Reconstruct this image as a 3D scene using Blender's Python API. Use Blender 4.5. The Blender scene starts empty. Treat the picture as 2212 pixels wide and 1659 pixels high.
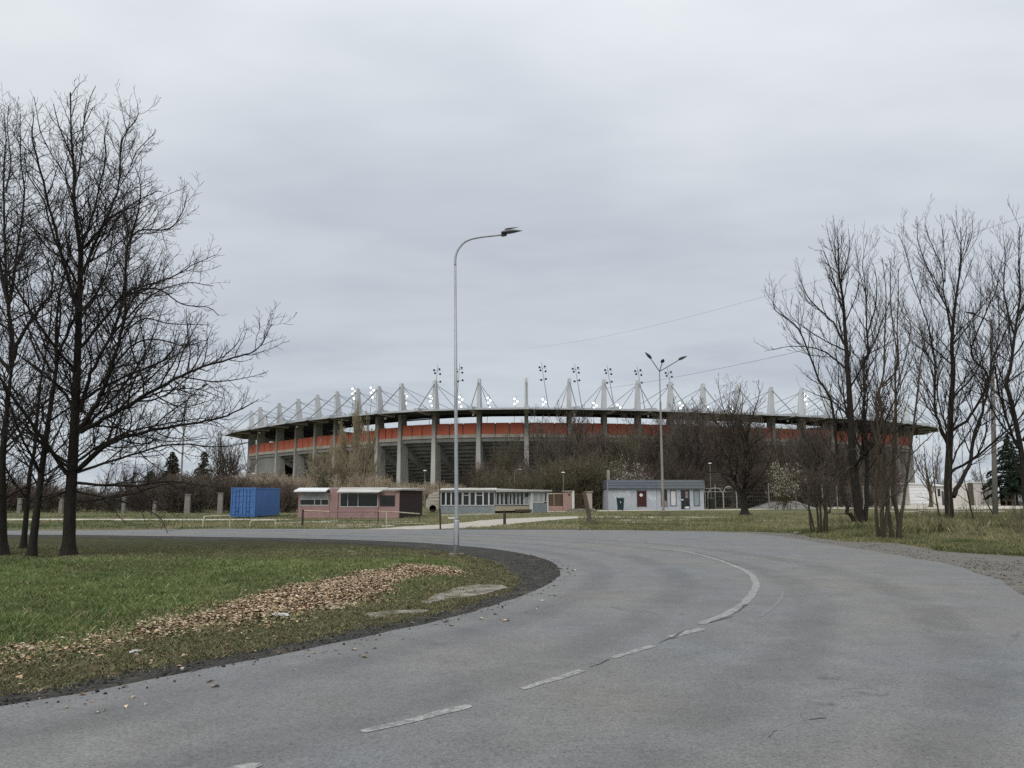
import bpy, bmesh, math, random
import numpy as np
from mathutils import Vector, Matrix
R = math.radians
rnd = random.Random(7)
nr = np.random.default_rng(11)
scene = bpy.context.scene
COL = scene.collection

# ------------------------------------------------------------------ camera
H, F, CX, CY, HOR = 1.6, 1703.0, 1106.0, 829.5, 1072.0   # survey of the photograph, 2212 x 1659 units
PITCH = math.atan((HOR - CY) / F)
cp, sp = math.cos(PITCH), math.sin(PITCH)
cam = bpy.data.objects.new('camera', bpy.data.cameras.new('camera'))
COL.objects.link(cam)
cam.location = (0, 0, H)
cam.rotation_euler = (R(90) + PITCH, 0, 0)
cam.data.sensor_width = 36
cam.data.lens = F / 2212 * 36
cam.data.clip_end = 6000
cam.data.clip_start = 0.1
scene.camera = cam

def ray(px, py):
    a, b = (px - CX) / F, (CY - py) / F
    return a, cp - b * sp, b * cp + sp
def G(px, py, z=0.0):                      # survey point on the ground
    dx, dy, dz = ray(px, py); t = (z - H) / dz
    return Vector((dx * t, dy * t, z))
def W(px, py, Y):                          # survey point at a known distance
    dx, dy, dz = ray(px, py); t = Y / dy
    return Vector((dx * t, Y, H + dz * t))
def A(px, py, z):                          # survey point at a known height
    dx, dy, dz = ray(px, py); t = (z - H) / dz
    return Vector((dx * t, dy * t, z))
def Z(x0, y0, s, pts):                     # readings from an enlarged crop -> survey units
    return [((x0 + x / s) / 1.15732, (y0 + y / s) / 1.15732) for x, y in pts]

# ------------------------------------------------------------------ materials
def nodes_of(name):
    m = bpy.data.materials.new(name); m.use_nodes = True
    nt = m.node_tree; b = nt.nodes['Principled BSDF']
    return m, nt, b
def N(nt, typ, **kw):
    n = nt.nodes.new(typ)
    for k, v in kw.items():
        if k.startswith('i_'): n.inputs[k[2:].replace('_', ' ')].default_value = v
        else: setattr(n, k, v)
    return n
def c4(c): return (c[0], c[1], c[2], 1)
def M(name, col, rough=.8, var=.18, scale=3.0, bump=0.0, bscale=30, stretch=None, metallic=0.0, stain=None, spec=.3):
    m, nt, b = nodes_of(name); L = nt.links.new
    tc = N(nt, 'ShaderNodeTexCoord'); mp = N(nt, 'ShaderNodeMapping')
    L(tc.outputs['Object'], mp.inputs['Vector'])
    if stretch: mp.inputs['Scale'].default_value = stretch
    n1 = N(nt, 'ShaderNodeTexNoise', i_Scale=scale, i_Detail=6.0, i_Roughness=.6)
    L(mp.outputs[0], n1.inputs['Vector'])
    rp = N(nt, 'ShaderNodeValToRGB')
    rp.color_ramp.elements[0].position = .3; rp.color_ramp.elements[1].position = .72
    rp.color_ramp.elements[0].color = c4([x * (1 - var) for x in col])
    rp.color_ramp.elements[1].color = c4([min(.95, x * (1 + var)) for x in col])
    L(n1.outputs['Fac'], rp.inputs['Fac'])
    out = rp.outputs['Color']
    if stain:
        n3 = N(nt, 'ShaderNodeTexNoise', i_Scale=stain[2], i_Detail=5.0, i_Roughness=.65)
        L(mp.outputs[0], n3.inputs['Vector'])
        r3 = N(nt, 'ShaderNodeValToRGB'); r3.color_ramp.elements[0].position = stain[1]; r3.color_ramp.elements[1].position = min(1, stain[1] + .16)
        L(n3.outputs['Fac'], r3.inputs['Fac'])
        mx = N(nt, 'ShaderNodeMix', data_type='RGBA')
        L(r3.outputs['Color'], mx.inputs['Factor']); L(out, mx.inputs[6]); mx.inputs[7].default_value = c4(stain[0])
        out = mx.outputs[2]
    L(out, b.inputs['Base Color'])
    b.inputs['Roughness'].default_value = rough; b.inputs['Metallic'].default_value = metallic
    b.inputs['Specular IOR Level'].default_value = spec
    if bump:
        n2 = N(nt, 'ShaderNodeTexNoise', i_Scale=bscale, i_Detail=4.0)
        L(tc.outputs['Object'], n2.inputs['Vector'])
        bp = N(nt, 'ShaderNodeBump', i_Strength=bump, i_Distance=.05)
        L(n2.outputs['Fac'], bp.inputs['Height']); L(bp.outputs[0], b.inputs['Normal'])
    return m
def emis(name, col, s):
    m, nt, b = nodes_of(name)
    b.inputs['Base Color'].default_value = c4(col); b.inputs['Emission Color'].default_value = c4(col); b.inputs['Emission Strength'].default_value = s
    return m
def attr_mat(name, rough=.85, spec=.2, trans=0.0):
    m, nt, b = nodes_of(name)
    a = N(nt, 'ShaderNodeAttribute', attribute_name='Col')
    nt.links.new(a.outputs['Color'], b.inputs['Base Color'])
    b.inputs['Roughness'].default_value = rough; b.inputs['Specular IOR Level'].default_value = spec
    return m

# ------------------------------------------------------------------ mesh building
class MB:
    def __init__(s): s.v = []; s.f = []; s.mi = []; s.m = 0
    def poly(s, pts):
        o = len(s.v); s.v += [tuple(p) for p in pts]; s.f.append(tuple(range(o, o + len(pts)))); s.mi.append(s.m); return s
    def hexa(s, p):                                  # 8 corners: bottom 0-3 ccw, top 4-7
        o = len(s.v); s.v += [tuple(q) for q in p]
        for f in ((3, 2, 1, 0), (4, 5, 6, 7), (0, 1, 5, 4), (1, 2, 6, 5), (2, 3, 7, 6), (3, 0, 4, 7)):
            s.f.append(tuple(o + i for i in f)); s.mi.append(s.m)
        return s
    def box(s, x0, x1, y0, y1, z0, z1):
        return s.hexa([(x0, y0, z0), (x1, y0, z0), (x1, y1, z0), (x0, y1, z0), (x0, y0, z1), (x1, y0, z1), (x1, y1, z1), (x0, y1, z1)])
    def obox(s, o, ex, ey, ez, x, y, z):             # oriented box, ranges along three axes from an origin
        o, ex, ey, ez = Vector(o), Vector(ex), Vector(ey), Vector(ez)
        return s.hexa([o + ex * a + ey * b + ez * c for c in z for a, b in ((x[0], y[0]), (x[1], y[0]), (x[1], y[1]), (x[0], y[1]))])
    def tube(s, pts, rad, k=8, cap=True):
        pts = [Vector(p) for p in pts]; n = len(pts)
        if not hasattr(rad, '__len__'): rad = [rad] * n
        o = len(s.v); prev = None
        for i, p in enumerate(pts):
            t = (pts[min(i + 1, n - 1)] - pts[max(i - 1, 0)]).normalized()
            if prev is None:
                ref = Vector((0, 0, 1)) if abs(t.z) < .9 else Vector((1, 0, 0)); u = t.cross(ref).normalized()
            else: u = (prev - t * prev.dot(t)).normalized()
            prev = u; w = t.cross(u)
            for j in range(k):
                a = 2 * math.pi * j / k
                s.v.append(tuple(p + (u * math.cos(a) + w * math.sin(a)) * rad[i]))
        for i in range(n - 1):
            for j in range(k):
                a, b = o + i * k + j, o + i * k + (j + 1) % k
                s.f.append((a, b, b + k, a + k)); s.mi.append(s.m)
        if cap:
            s.f.append(tuple(o + j for j in range(k))[::-1]); s.f.append(tuple(o + (n - 1) * k + j for j in range(k))); s.mi += [s.m, s.m]
        return s
    def lathe(s, c, prof, k=12):                     # profile (r, z)
        return s.tube([(c[0], c[1], c[2] + z) for r, z in prof], [r for r, z in prof], k)
    def build(s, name, mats, parent=None, loc=None, smooth=False, bevel=0):
        me = bpy.data.meshes.new(name); me.from_pydata(s.v, [], s.f)
        if not isinstance(mats, (list, tuple)): mats = [mats]
        for m in mats: me.materials.append(m)
        if len(mats) > 1: me.polygons.foreach_set('material_index', s.mi)
        if smooth: me.polygons.foreach_set('use_smooth', [True] * len(s.f))
        me.update()
        return link(name, me, parent, loc, bevel)
def link(name, me, parent=None, loc=None, bevel=0):
    o = bpy.data.objects.new(name, me); COL.objects.link(o)
    if parent: o.parent = parent
    if loc is not None: o.location = loc
    if bevel:
        b = o.modifiers.new('edge', 'BEVEL'); b.width = bevel; b.segments = 2; b.limit_method = 'ANGLE'
    return o
def np_mesh(name, V, Fc, k, mat, parent=None, col=None, smooth=False):   # faces all k-gons
    me = bpy.data.meshes.new(name)
    V = np.asarray(V, dtype=np.float32); Fc = np.asarray(Fc, dtype=np.int32)
    me.vertices.add(len(V)); me.vertices.foreach_set('co', V.ravel())
    me.loops.add(Fc.size); me.loops.foreach_set('vertex_index', Fc.ravel())
    n = len(Fc); me.polygons.add(n)
    me.polygons.foreach_set('loop_start', np.arange(n, dtype=np.int32) * k)
    if smooth: me.polygons.foreach_set('use_smooth', np.ones(n, dtype=bool))
    if col is not None:
        a = me.color_attributes.new('Col', 'FLOAT_COLOR', 'POINT')
        c = np.ones((len(V), 4), dtype=np.float32); c[:, :3] = col
        a.data.foreach_set('color', c.ravel())
    me.update(calc_edges=True); me.validate()
    for m in (mat if isinstance(mat, (list, tuple)) else [mat]): me.materials.append(m)
    return link(name, me, parent)
def tag(o, label=None, cat=None, group=None, kind=None):
    if label: o['label'] = label
    if cat: o['category'] = cat
    if group: o['group'] = group
    if kind: o['kind'] = kind
    return o
def thing(name, label, cat, loc=(0, 0, 0), rz=0.0, group=None):
    o = bpy.data.objects.new(name, None); COL.objects.link(o); o.empty_display_size = .3
    o.location = loc; o.rotation_euler = (0, 0, rz)
    return tag(o, label, cat, group)
def dup(root, loc, rz=0.0, sc=None, label=None, group=None):
    r = root.copy(); COL.objects.link(r); r.location = loc; r.rotation_euler = (0, 0, rz)
    if sc: r.scale = sc if hasattr(sc, '__len__') else (sc, sc, sc)
    if label: r['label'] = label
    if group: r['group'] = group
    for ch in list(root.children):
        c = ch.copy(); COL.objects.link(c); c.parent = r
        for g in list(ch.children):
            d = g.copy(); COL.objects.link(d); d.parent = c
    return r
def catmull(pts, per=4):
    P = [Vector(p) for p in pts]; P = [P[0] * 2 - P[1]] + P + [P[-1] * 2 - P[-2]]
    out = []
    for i in range(1, len(P) - 2):
        a, b, c, d = P[i - 1], P[i], P[i + 1], P[i + 2]
        for k in range(per):
            t = k / per
            out.append(.5 * ((2 * b) + (c - a) * t + (2 * a - 5 * b + 4 * c - d) * t * t + (3 * b - a - 3 * c + d) * t ** 3))
    out.append(P[-2]); return out

# ------------------------------------------------------------------ shared materials
m_bark = M('dark_bark', (.022, .018, .014), .95, .45, 6, .8, 25, stretch=(3, 3, .6))
m_twig = M('dark_twig', (.028, .023, .019), .95, .3, 4)
m_bark2 = M('olive_bark', (.085, .068, .042), .95, .4, 5, .6, 20, stretch=(3, 3, .6))
m_twig2 = M('brown_twig', (.065, .048, .038), .95, .3, 3)
m_twig_red = M('red_brown_twig', (.125, .096, .076), .95, .35, .8)
m_twig_tan = M('tan_twig', (.36, .295, .215), .95, .3, .8)
m_twig_olive = M('olive_twig', (.125, .108, .068), .95, .35, .8)
m_conc = M('weathered_concrete', (.33, .325, .30), .9, .25, .8, .3, 6, stretch=(1, 1, .25), stain=((.13, .125, .11), .58, .5))
m_galv = M('galvanised_steel', (.34, .36, .38), .5, .12, 8, metallic=.35, spec=.5)
m_dkmetal = M('dark_grey_paint', (.05, .055, .06), .5, .2, 10)
m_white = M('white_paint', (.62, .63, .63), .6, .12, 3, stain=((.4, .39, .36), .66, 2))
m_cream = M('faded_cream_paint', (.47, .445, .33), .6, .25, 6)
m_twig_grey = M('grey_brown_twig', (.115, .098, .080), .95, .35, .8)
m_twig_dk = M('deep_brown_twig', (.078, .060, .049), .95, .35, .8)
m_glass = M('dark_window_glass', (.018, .02, .022), .12, .3, 2, spec=.6)
# ------------------------------------------------------------------ road geometry (measured edge points)
inner_far = [(-900, 1148), (-400, 1151.5), (0, 1156), (162, 1156.5), (469, 1161), (657, 1164.5), (875, 1172), (1000, 1181), (1063, 1187), (1141, 1200), (1188, 1214), (1207, 1229), (1210, 1242), (1194, 1258),
             (1157, 1278), (1094, 1301), (969, 1339), (844, 1367), (691, 1401.5), (562, 1426.5), (359, 1465.5), (187, 1500), (0, 1533)]
inner = [G(*p) for p in inner_far]
d_in = (inner[-1] - inner[-3]).normalized()
inner += [inner[-1] + d_in * q_ for q_ in (1.5, 3.2, 6, 11, 20, 40)]
inner = [inner[0] + Vector((-60, 1, 0))] + inner
outer_px = [(-900, 1141.5), (-400, 1143), (0, 1147), (250, 1146), (469, 1143.5), (691, 1143.6), (969, 1144.6), (1125, 1145), (1348, 1146), (1545, 1151), (1627, 1154), (1710, 1163), (1834, 1184), (1917, 1197), (2041, 1220), (2124, 1242), (2166, 1260), (2212, 1284)]
outer = [G(*p) for p in outer_px]
outer = [outer[0] + Vector((-60, 1, 0))] + outer + [Vector(p) for p in ((7.55, 10.8, 0), (6.4, 7.5, 0), (4.6, 3.2, 0), (1.6, -2.5, 0), (-6, -13, 0), (-30, -44, 0))]
inner_c = catmull(inner, 8); outer_c = catmull(outer, 8)
def resample(P, step):
    out = [P[0].copy()]; acc = 0
    for a, b in zip(P, P[1:]):
        L = (b - a).length; t = step - acc
        while t < L:
            out.append(a.lerp(b, t / L)); t += step
        acc = (acc + L) % step
    return out
def near(p): return p.length < 60
def smooth_noise(n, k, amp, seed):
    g = np.random.default_rng(seed).normal(size=n + k); ker = np.hanning(k + 2)[1:-1]; ker /= np.sqrt((ker ** 2).sum())
    return np.convolve(g, ker, 'same')[:n] * amp
def offs(P, d):
    out = []
    for i, p in enumerate(P):
        t = P[min(i + 1, len(P) - 1)] - P[max(i - 1, 0)]; n = Vector((-t.y, t.x, 0)).normalized()
        out.append(p + n * (d[i] if hasattr(d, '__len__') else d))
    return out
inner_s = resample(inner_c, .12); outer_s = resample(outer_c, .25)
in_edge = offs(inner_s, smooth_noise(len(inner_s), 5, .012, 1)); out_edge = offs(outer_s, smooth_noise(len(outer_s), 7, .045, 2))
def sheet(name, pts, z, mat):
    bm = bmesh.new(); f = bm.faces.new([bm.verts.new((p[0], p[1], z)) for p in pts])
    bm.normal_update()
    if f.normal.z < 0: f.normal_flip()
    bmesh.ops.triangulate(bm, faces=[f], ngon_method='EAR_CLIP')
    me = bpy.data.meshes.new(name); bm.to_mesh(me); bm.free(); me.materials.append(mat)
    return link(name, me)
def strip(name, L, Rr, z, mat):
    n = len(L); V = np.array([(p[0], p[1], z) for p in L] + [(p[0], p[1], z) for p in Rr])
    i = np.arange(n - 1); Fc = np.stack([i, i + 1, i + 1 + n, i + n], 1)
    a = V[Fc[0]]; 
    if np.cross(a[1] - a[0], a[2] - a[0])[2] < 0: Fc = Fc[:, ::-1]
    return np_mesh(name, V, Fc, 4, mat)

# asphalt
m_asph, nt, b = nodes_of('worn_asphalt'); L = nt.links.new
tc = N(nt, 'ShaderNodeTexCoord'); P_ = tc.outputs['Object']
def noise(sc, det=4, ro=.6, vec=None):
    n = N(nt, 'ShaderNodeTexNoise', i_Scale=sc, i_Detail=float(det), i_Roughness=ro); L(vec or P_, n.inputs['Vector']); return n.outputs['Fac']
def ramp(fac, stops):
    r = N(nt, 'ShaderNodeValToRGB'); e = r.color_ramp.elements
    e[0].position, e[0].color = stops[0][0], c4(stops[0][1]); e[1].position, e[1].color = stops[-1][0], c4(stops[-1][1])
    for p, c in stops[1:-1]:
        q = e.new(p); q.color = c4(c)
    L(fac, r.inputs['Fac']); return r.outputs['Color']
def mul(a, b_, f=1.0):
    mx = N(nt, 'ShaderNodeMix', data_type='RGBA', blend_type='MULTIPLY'); mx.inputs['Factor'].default_value = f
    L(a, mx.inputs[6]); L(b_, mx.inputs[7]); return mx.outputs[2]
g1 = lambda v: (v, v, v)
base = ramp(noise(.22, 5, .62), [(.36, (.157, .162, .169)), (.5, (.166, .166, .164)), (.64, (.178, .170, .157))])
base = mul(base, ramp(noise(1.6, 5, .65), [(.3, g1(.86)), (.7, g1(1.10))]))
mp = N(nt, 'ShaderNodeMapping'); mp.inputs['Rotation'].default_value = (0, 0, R(-52)); mp.inputs['Scale'].default_value = (.35, 2.2, 1); L(P_, mp.inputs['Vector'])
base = mul(base, ramp(noise(.5, 4, .6), [(.3, g1(.92)), (.7, g1(1.06))]))
fine = noise(75, 3, .7); mid = noise(24, 3, .7)
base = mul(base, ramp(fine, [(.34, g1(.36)), (.46, g1(.96)), (.64, g1(1.45))]), .55)
base = mul(base, ramp(mid, [(.28, g1(.35)), (.40, g1(.95)), (.7, g1(1.10))]), .7)
v = N(nt, 'ShaderNodeTexVoronoi', i_Scale=38.0); L(P_, v.inputs['Vector'])
base = mul(base, ramp(v.outputs['Distance'], [(.05, g1(1.28)), (.3, g1(1.0)), (.75, g1(.75))]), .55)
v2 = N(nt, 'ShaderNodeTexVoronoi', i_Scale=.55, feature='DISTANCE_TO_EDGE')
wn = N(nt, 'ShaderNodeTexNoise', i_Scale=3.0, i_Detail=6.0); L(P_, wn.inputs['Vector'])
wm = N(nt, 'ShaderNodeMix', data_type='VECTOR'); wm.inputs['Factor'].default_value = .28; L(P_, wm.inputs[4]); L(wn.outputs['Color'], wm.inputs[5]); L(wm.outputs[1], v2.inputs['Vector'])
crack = ramp(v2.outputs['Distance'], [(.0, g1(.35)), (.004, g1(.6)), (.010, g1(1))])
cm = N(nt, 'ShaderNodeMix', data_type='RGBA', blend_type='MULTIPLY')
L(ramp(noise(.5, 3), [(.56, g1(0)), (.68, g1(.9))]), cm.inputs['Factor']); L(base, cm.inputs[6]); L(crack, cm.inputs[7]); base = cm.outputs[2]
L(base, b.inputs['Base Color']); b.inputs['Roughness'].default_value = .8; b.inputs['Specular IOR Level'].default_value = .35
bp = N(nt, 'ShaderNodeBump', i_Strength=.55, i_Distance=.012); L(fine, bp.inputs['Height']); L(bp.outputs[0], b.inputs['Normal'])
road = tag(sheet('road', in_edge + out_edge[::-1], .020, m_asph), 'grey worn asphalt road bending round the grass island', 'road', kind='structure')

# wide ground
m_ground, nt, b = nodes_of('rough_grassland'); L = nt.links.new
tc = N(nt, 'ShaderNodeTexCoord'); P_ = tc.outputs['Object']
base = ramp(noise(.09, 6, .7), [(.30, (.060, .082, .026)), (.46, (.105, .108, .045)), (.56, (.150, .135, .072)), (.68, (.20, .175, .115))])
mp = N(nt, 'ShaderNodeMapping'); mp.inputs['Scale'].default_value = (.10, .9, 1); L(P_, mp.inputs['Vector'])
streak = ramp(noise(.7, 6, .7, mp.outputs[0]), [(.42, g1(0)), (.62, g1(.85))])
mx = N(nt, 'ShaderNodeMix', data_type='RGBA'); L(streak, mx.inputs['Factor']); L(base, mx.inputs[6])
L(ramp(noise(.6, 5), [(.35, (.070, .078, .030)), (.65, (.24, .215, .145))]), mx.inputs[7])
base = mul(mx.outputs[2], ramp(noise(6, 6, .75), [(.3, g1(.6)), (.7, g1(1.3))]))
L(base, b.inputs['Base Color']); b.inputs['Roughness'].default_value = .95; b.inputs['Specular IOR Level'].default_value = .1
bp = N(nt, 'ShaderNodeBump', i_Strength=.8, i_Distance=.15); L(noise(5, 6, .75), bp.inputs['Height']); L(bp.outputs[0], b.inputs['Normal'])
gm = MB(); gm.poly([(2500 * math.cos(a), 2500 * math.sin(a), -.004) for a in np.linspace(0, 2 * math.pi, 65)[:-1]])
tag(gm.build('ground', m_ground), 'rough olive and straw coloured grassland beyond the road', 'ground', kind='structure')

# distance tools
def poly_inside(P, poly):
    x, y = P[:, 0], P[:, 1]; q = np.array([(p[0], p[1]) for p in poly]); r = np.zeros(len(P), bool); j = len(q) - 1
    for i in range(len(q)):
        c = ((q[i, 1] > y) != (q[j, 1] > y)) & (x < (q[j, 0] - q[i, 0]) * (y - q[i, 1]) / (q[j, 1] - q[i, 1] + 1e-12) + q[i, 0]); r ^= c; j = i
    return r
def dist_line(P, line):
    best = np.full(len(P), 1e9); tt = np.zeros(len(P)); acc = 0
    q = [np.array((p[0], p[1])) for p in line]
    for a, b_ in zip(q, q[1:]):
        d = b_ - a; L2 = (d ** 2).sum() + 1e-12; t = np.clip(((P - a) @ d) / L2, 0, 1)
        dd = np.hypot(*((P - a - t[:, None] * d).T)); m = dd < best; best[m] = dd[m]; tt[m] = acc + t[m]; acc += 1
    return best, tt
def vnoise(P, sc, seed, octv=4):
    r = np.zeros(len(P)); amp = 1; tot = 0
    for o in range(octv):
        g = np.random.default_rng(seed + o).random((256, 256)); q = P * sc * 2 ** o + 1000.3; i = np.floor(q).astype(int); f = q - i; f = f * f * (3 - 2 * f)
        a = g[i[:, 0] % 256, i[:, 1] % 256]; b_ = g[(i[:, 0] + 1) % 256, i[:, 1] % 256]; c = g[i[:, 0] % 256, (i[:, 1] + 1) % 256]; d = g[(i[:, 0] + 1) % 256, (i[:, 1] + 1) % 256]
        r += amp * ((a * (1 - f[:, 0]) + b_ * f[:, 0]) * (1 - f[:, 1]) + (c * (1 - f[:, 0]) + d * f[:, 0]) * f[:, 1]); tot += amp; amp *= .5
    return r / tot
sm = lambda x, a, b_: np.clip((x - a) / (b_ - a), 0, 1) ** 2 * (3 - 2 * np.clip((x - a) / (b_ - a), 0, 1))

inner_lo = resample(inner_c, .5)
isl_poly = inner_lo + [Vector((-90, -50, 0)), Vector((-90, 40, 0))]
leaf_line = [G(*p) for p in ((-200, 1475), (0, 1438), (250, 1398), (450, 1352), (620, 1318), (750, 1284), (850, 1252), (905, 1243), (935, 1248))]
slab_poly = [G(*p) for p in Z(760, 1300, 2.765, [(790, 592), (920, 530), (1080, 472), (1230, 462), (1420, 478), (1290, 515), (1150, 545), (1000, 560), (870, 596)])]
slab_poly2 = [G(*p) for p in Z(760, 1300, 2.765, [(410, 678), (440, 656), (640, 643), (860, 638), (820, 656), (640, 668), (520, 690)])]
tip = G(1150, 1240)
def masks(P):
    d, t = dist_line(P, inner_lo); ins = poly_inside(P, isl_poly); d = np.where(ins, d, -d)
    r = np.hypot(P[:, 0] - tip.x, P[:, 1] - tip.y); far = sm(P[:, 1], 15, 22)
    gw = .48 + .45 * np.exp(-(r / 2.2) ** 2) + 1.3 * far              # width of the bare gravel
    n = vnoise(P, .9, 3); n2 = vnoise(P, 3.5, 30)
    dl, tl = dist_line(P, leaf_line)
    lw = np.interp(tl, [0, 2, 3, 4, 6, 8], [.60, .65, .85, .95, 1.0, .75])
    leaf = np.clip(1.15 - dl / lw + (n - .5) * 1.5 + (n2 - .5) * .9, 0, 1) * np.interp(tl, [0, 2, 3, 4, 8], [.26, .32, .55, .95, 1])
    green = sm(d - gw, .35 + 0 * d, 1.5) 
    green = green * (1 - .35 * np.clip(1 - dl / (lw * 2.2), 0, 1)) * (1 - .75 * sm(P[:, 1] + (n - .5) * 3, 18.0, 20.5)) * (.62 + .76 * n)
    return d, gw, np.clip(leaf, 0, 1), np.clip(green, 0, 1), n, n2
gx, gy = np.meshgrid(np.arange(-60, 2.2, .14), np.arange(-4, 37, .14), indexing='ij')
P = np.stack([gx.ravel(), gy.ravel()], 1); nx, ny = gx.shape
d, gw, leaf, green, n, n2 = masks(P)
def lawn_h(P, d, gw): return .008 + sm(d - gw, 0, 2.5) * (.05 + .10 * vnoise(P, .35, 50, 2)) + sm(d - gw, .0, .6) * .03 * vnoise(P, 2.2, 60, 2)
h = lawn_h(P, d, gw)
i, j = np.meshgrid(np.arange(nx - 1), np.arange(ny - 1), indexing='ij'); i = i.ravel(); j = j.ravel()
q = np.stack([i * ny + j, (i + 1) * ny + j, (i + 1) * ny + j + 1, i * ny + j + 1], 1)
q = q[(d[q] > -.12).all(1)]
used = np.unique(q); rem = np.zeros(len(P), np.int64); rem[used] = np.arange(len(used))
m_lawn, nt, b = nodes_of('lawn_soil'); L = nt.links.new
tc = N(nt, 'ShaderNodeTexCoord'); P_ = tc.outputs['Object']; at = N(nt, 'ShaderNodeAttribute', attribute_name='Col')
se = N(nt, 'ShaderNodeSeparateColor'); L(at.outputs['Color'], se.inputs[0])
soil = ramp(noise(5, 7, .75), [(.28, (.055, .047, .028)), (.5, (.110, .098, .052)), (.72, (.20, .172, .108))])
grs = ramp(noise(9, 7, .75), [(.3, (.036, .052, .016)), (.5, (.066, .092, .030)), (.72, (.115, .135, .055))])
lf = ramp(noise(22, 4, .8), [(.3, (.085, .045, .028)), (.5, (.22, .135, .085)), (.7, (.37, .26, .18))])
def mixm(fac, a, b_):
    mx = N(nt, 'ShaderNodeMix', data_type='RGBA'); L(fac, mx.inputs['Factor']); L(a, mx.inputs[6]); L(b_, mx.inputs[7]); return mx.outputs[2]
soil = mixm(se.outputs[2], soil, ramp(noise(3.5, 7, .75), [(.3, (.022, .018, .011)), (.5, (.052, .044, .024)), (.72, (.105, .088, .050))])); base = mixm(se.outputs[0], soil, grs); base = mixm(se.outputs[1], base, lf)
L(base, b.inputs['Base Color']); b.inputs['Roughness'].default_value = .95; b.inputs['Specular IOR Level'].default_value = .1
bp = N(nt, 'ShaderNodeBump', i_Strength=.9, i_Distance=.05); L(noise(14, 7, .8), bp.inputs['Height']); L(bp.outputs[0], b.inputs['Normal'])
lawn = np_mesh('lawn', np.column_stack([P, h])[used], rem[q], 4, m_lawn, col=np.column_stack([green, leaf * .9, sm(P[:, 1] + (n - .5) * 4, 17.5, 20.5)])[used], smooth=True)
tag(lawn, 'grassy island of lawn on the inside of the road bend', 'lawn', kind='structure')

# gravel strips
m_grav = M('dark_gravel', (.056, .054, .050), .95, .6, 28, 1.0, 45, stain=((.105, .092, .066), .52, 1.6), spec=.15)
m_grav2 = M('pale_gravel', (.165, .155, .138), .95, .45, 18, .8, 40, stain=((.10, .095, .07), .57, .8), spec=.15)
S = np.array([(p.x, p.y) for p in inner_s]); _, gwS, *_ = masks(S)
wob = smooth_noise(len(S), 4, .05, 5) + smooth_noise(len(S), 14, .08, 8) + smooth_noise(len(S), 60, .08, 6)
side = -1
tag(strip('gravel_shoulder', offs(inner_s, -side * .1), offs(inner_s, list(side * np.maximum(gwS + wob, .12))), .013, m_grav), 'dark crumbled gravel edge along the inside of the bend', 'gravel shoulder', kind='structure')
grass_px = [(1480, 1146.5), (1600, 1149.5), (1710, 1153.6), (1814, 1169), (1946, 1175), (2041, 1192), (2212, 1202), (2450, 1222)]
ge = resample(catmull([G(*p) for p in grass_px], 8), .25)
ge = offs(ge, smooth_noise(len(ge), 9, .12, 9))
rs = [p for p in outer_s if p.x > 8.2 and p.y > 1.0]
osub = [p for p in out_edge if (p.x > 4.4 and p.y > 3)]
tag(sheet('gravel_verge', ge + [Vector((22, 14, 0)), Vector((20, 4, 0)), Vector((5.5, 2, 0))] + [p + Vector((-.3, -.1, 0)) for p in osub[::-1]] + [G(1480, 1149.5)], .010, m_grav2), 'pale stony verge on the outside of the bend', 'gravel verge', kind='structure')

# markings, seam
m_paint = M('worn_white_road_paint', (.31, .31, .297), .8, .25, 30, stain=((.165, .166, .165), .42, 18.0), spec=.3)
m_paint2 = M('worn_white_road_paint_far', (.27, .267, .257), .8, .22, 20, stain=((.165, .165, .165), .45, 9.0), spec=.3)
m_seam = M('cracked_seam', (.075, .075, .075), .95, .4, 20, stain=((.15, .15, .15), .50, 3.0))
m_scar = M('pale_wear', (.176, .176, .175), .9, .15, 20, stain=((.172, .173, .174), .44, 6.0))
def mark(pts, w, mat, name, z=.024, jit=.012, seed=0):
    p = resample(catmull([G(*q) for q in pts], 10), .07); n = len(p)
    wl = w / 2 + smooth_noise(n, 5, jit, seed); wr = w / 2 + smooth_noise(n, 5, jit, seed + 1)
    e = np.minimum(1, np.minimum(np.arange(n), np.arange(n)[::-1]) / 3 + .7); wl = np.abs(wl) * e; wr = np.abs(wr) * e
    o = strip(name, offs(p, list(wl)), offs(p, list(-wr)), z, mat)
    return tag(o, kind='structure')
lab = ['worn white dash at the bottom of the picture', 'worn white dash nearest the lamp side of the lane', 'faint white dash in the middle of the road', 'short worn dash just before the solid line']
for k, (pts, w) in enumerate([([(470, 1685), (520, 1668), (585, 1655)], .13), ([(783, 1589), (900, 1560), (1020, 1528)], .12),
                  ([(1126, 1494), (1195, 1473.5), (1262, 1453)], .11), ([(1322, 1426), (1370, 1412), (1420, 1397)], .11), ([(1450, 1381), (1480, 1371), (1522, 1361)], .16)]):
    mark(pts, w * .82, m_paint, 'road_marking', jit=.006, seed=20 + k)
mark([(1512, 1352), (1560, 1334), (1600, 1312), (1622, 1290), (1633, 1265), (1622, 1243), (1590, 1226), (1545, 1209), (1500, 1197), (1455, 1190), (1400, 1184)], .13, m_paint2, 'road_marking', jit=.006, seed=40)
mark([(1275, 1446), (1300, 1437), (1322, 1427)], .014, m_seam, 'road_crack', .0245, .015, 50)
mark([(1420, 1395), (1450, 1382), (1478, 1367), (1500, 1360)], .016, m_seam, 'road_crack', .0245, .015, 52)
mark([(1530, 1350), (1568, 1338), (1603, 1318), (1612, 1308)], .018, m_seam, 'road_crack', .0265, .015, 54)
mark([(1590, 1223), (1560, 1211), (1500, 1194)], .03, m_seam, 'road_crack', .0245, .015, 56)
mark([(1640, 1336), (1680, 1305), (1694, 1280)], .05, m_scar, 'road_scar', .023, .008, 58)
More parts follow.
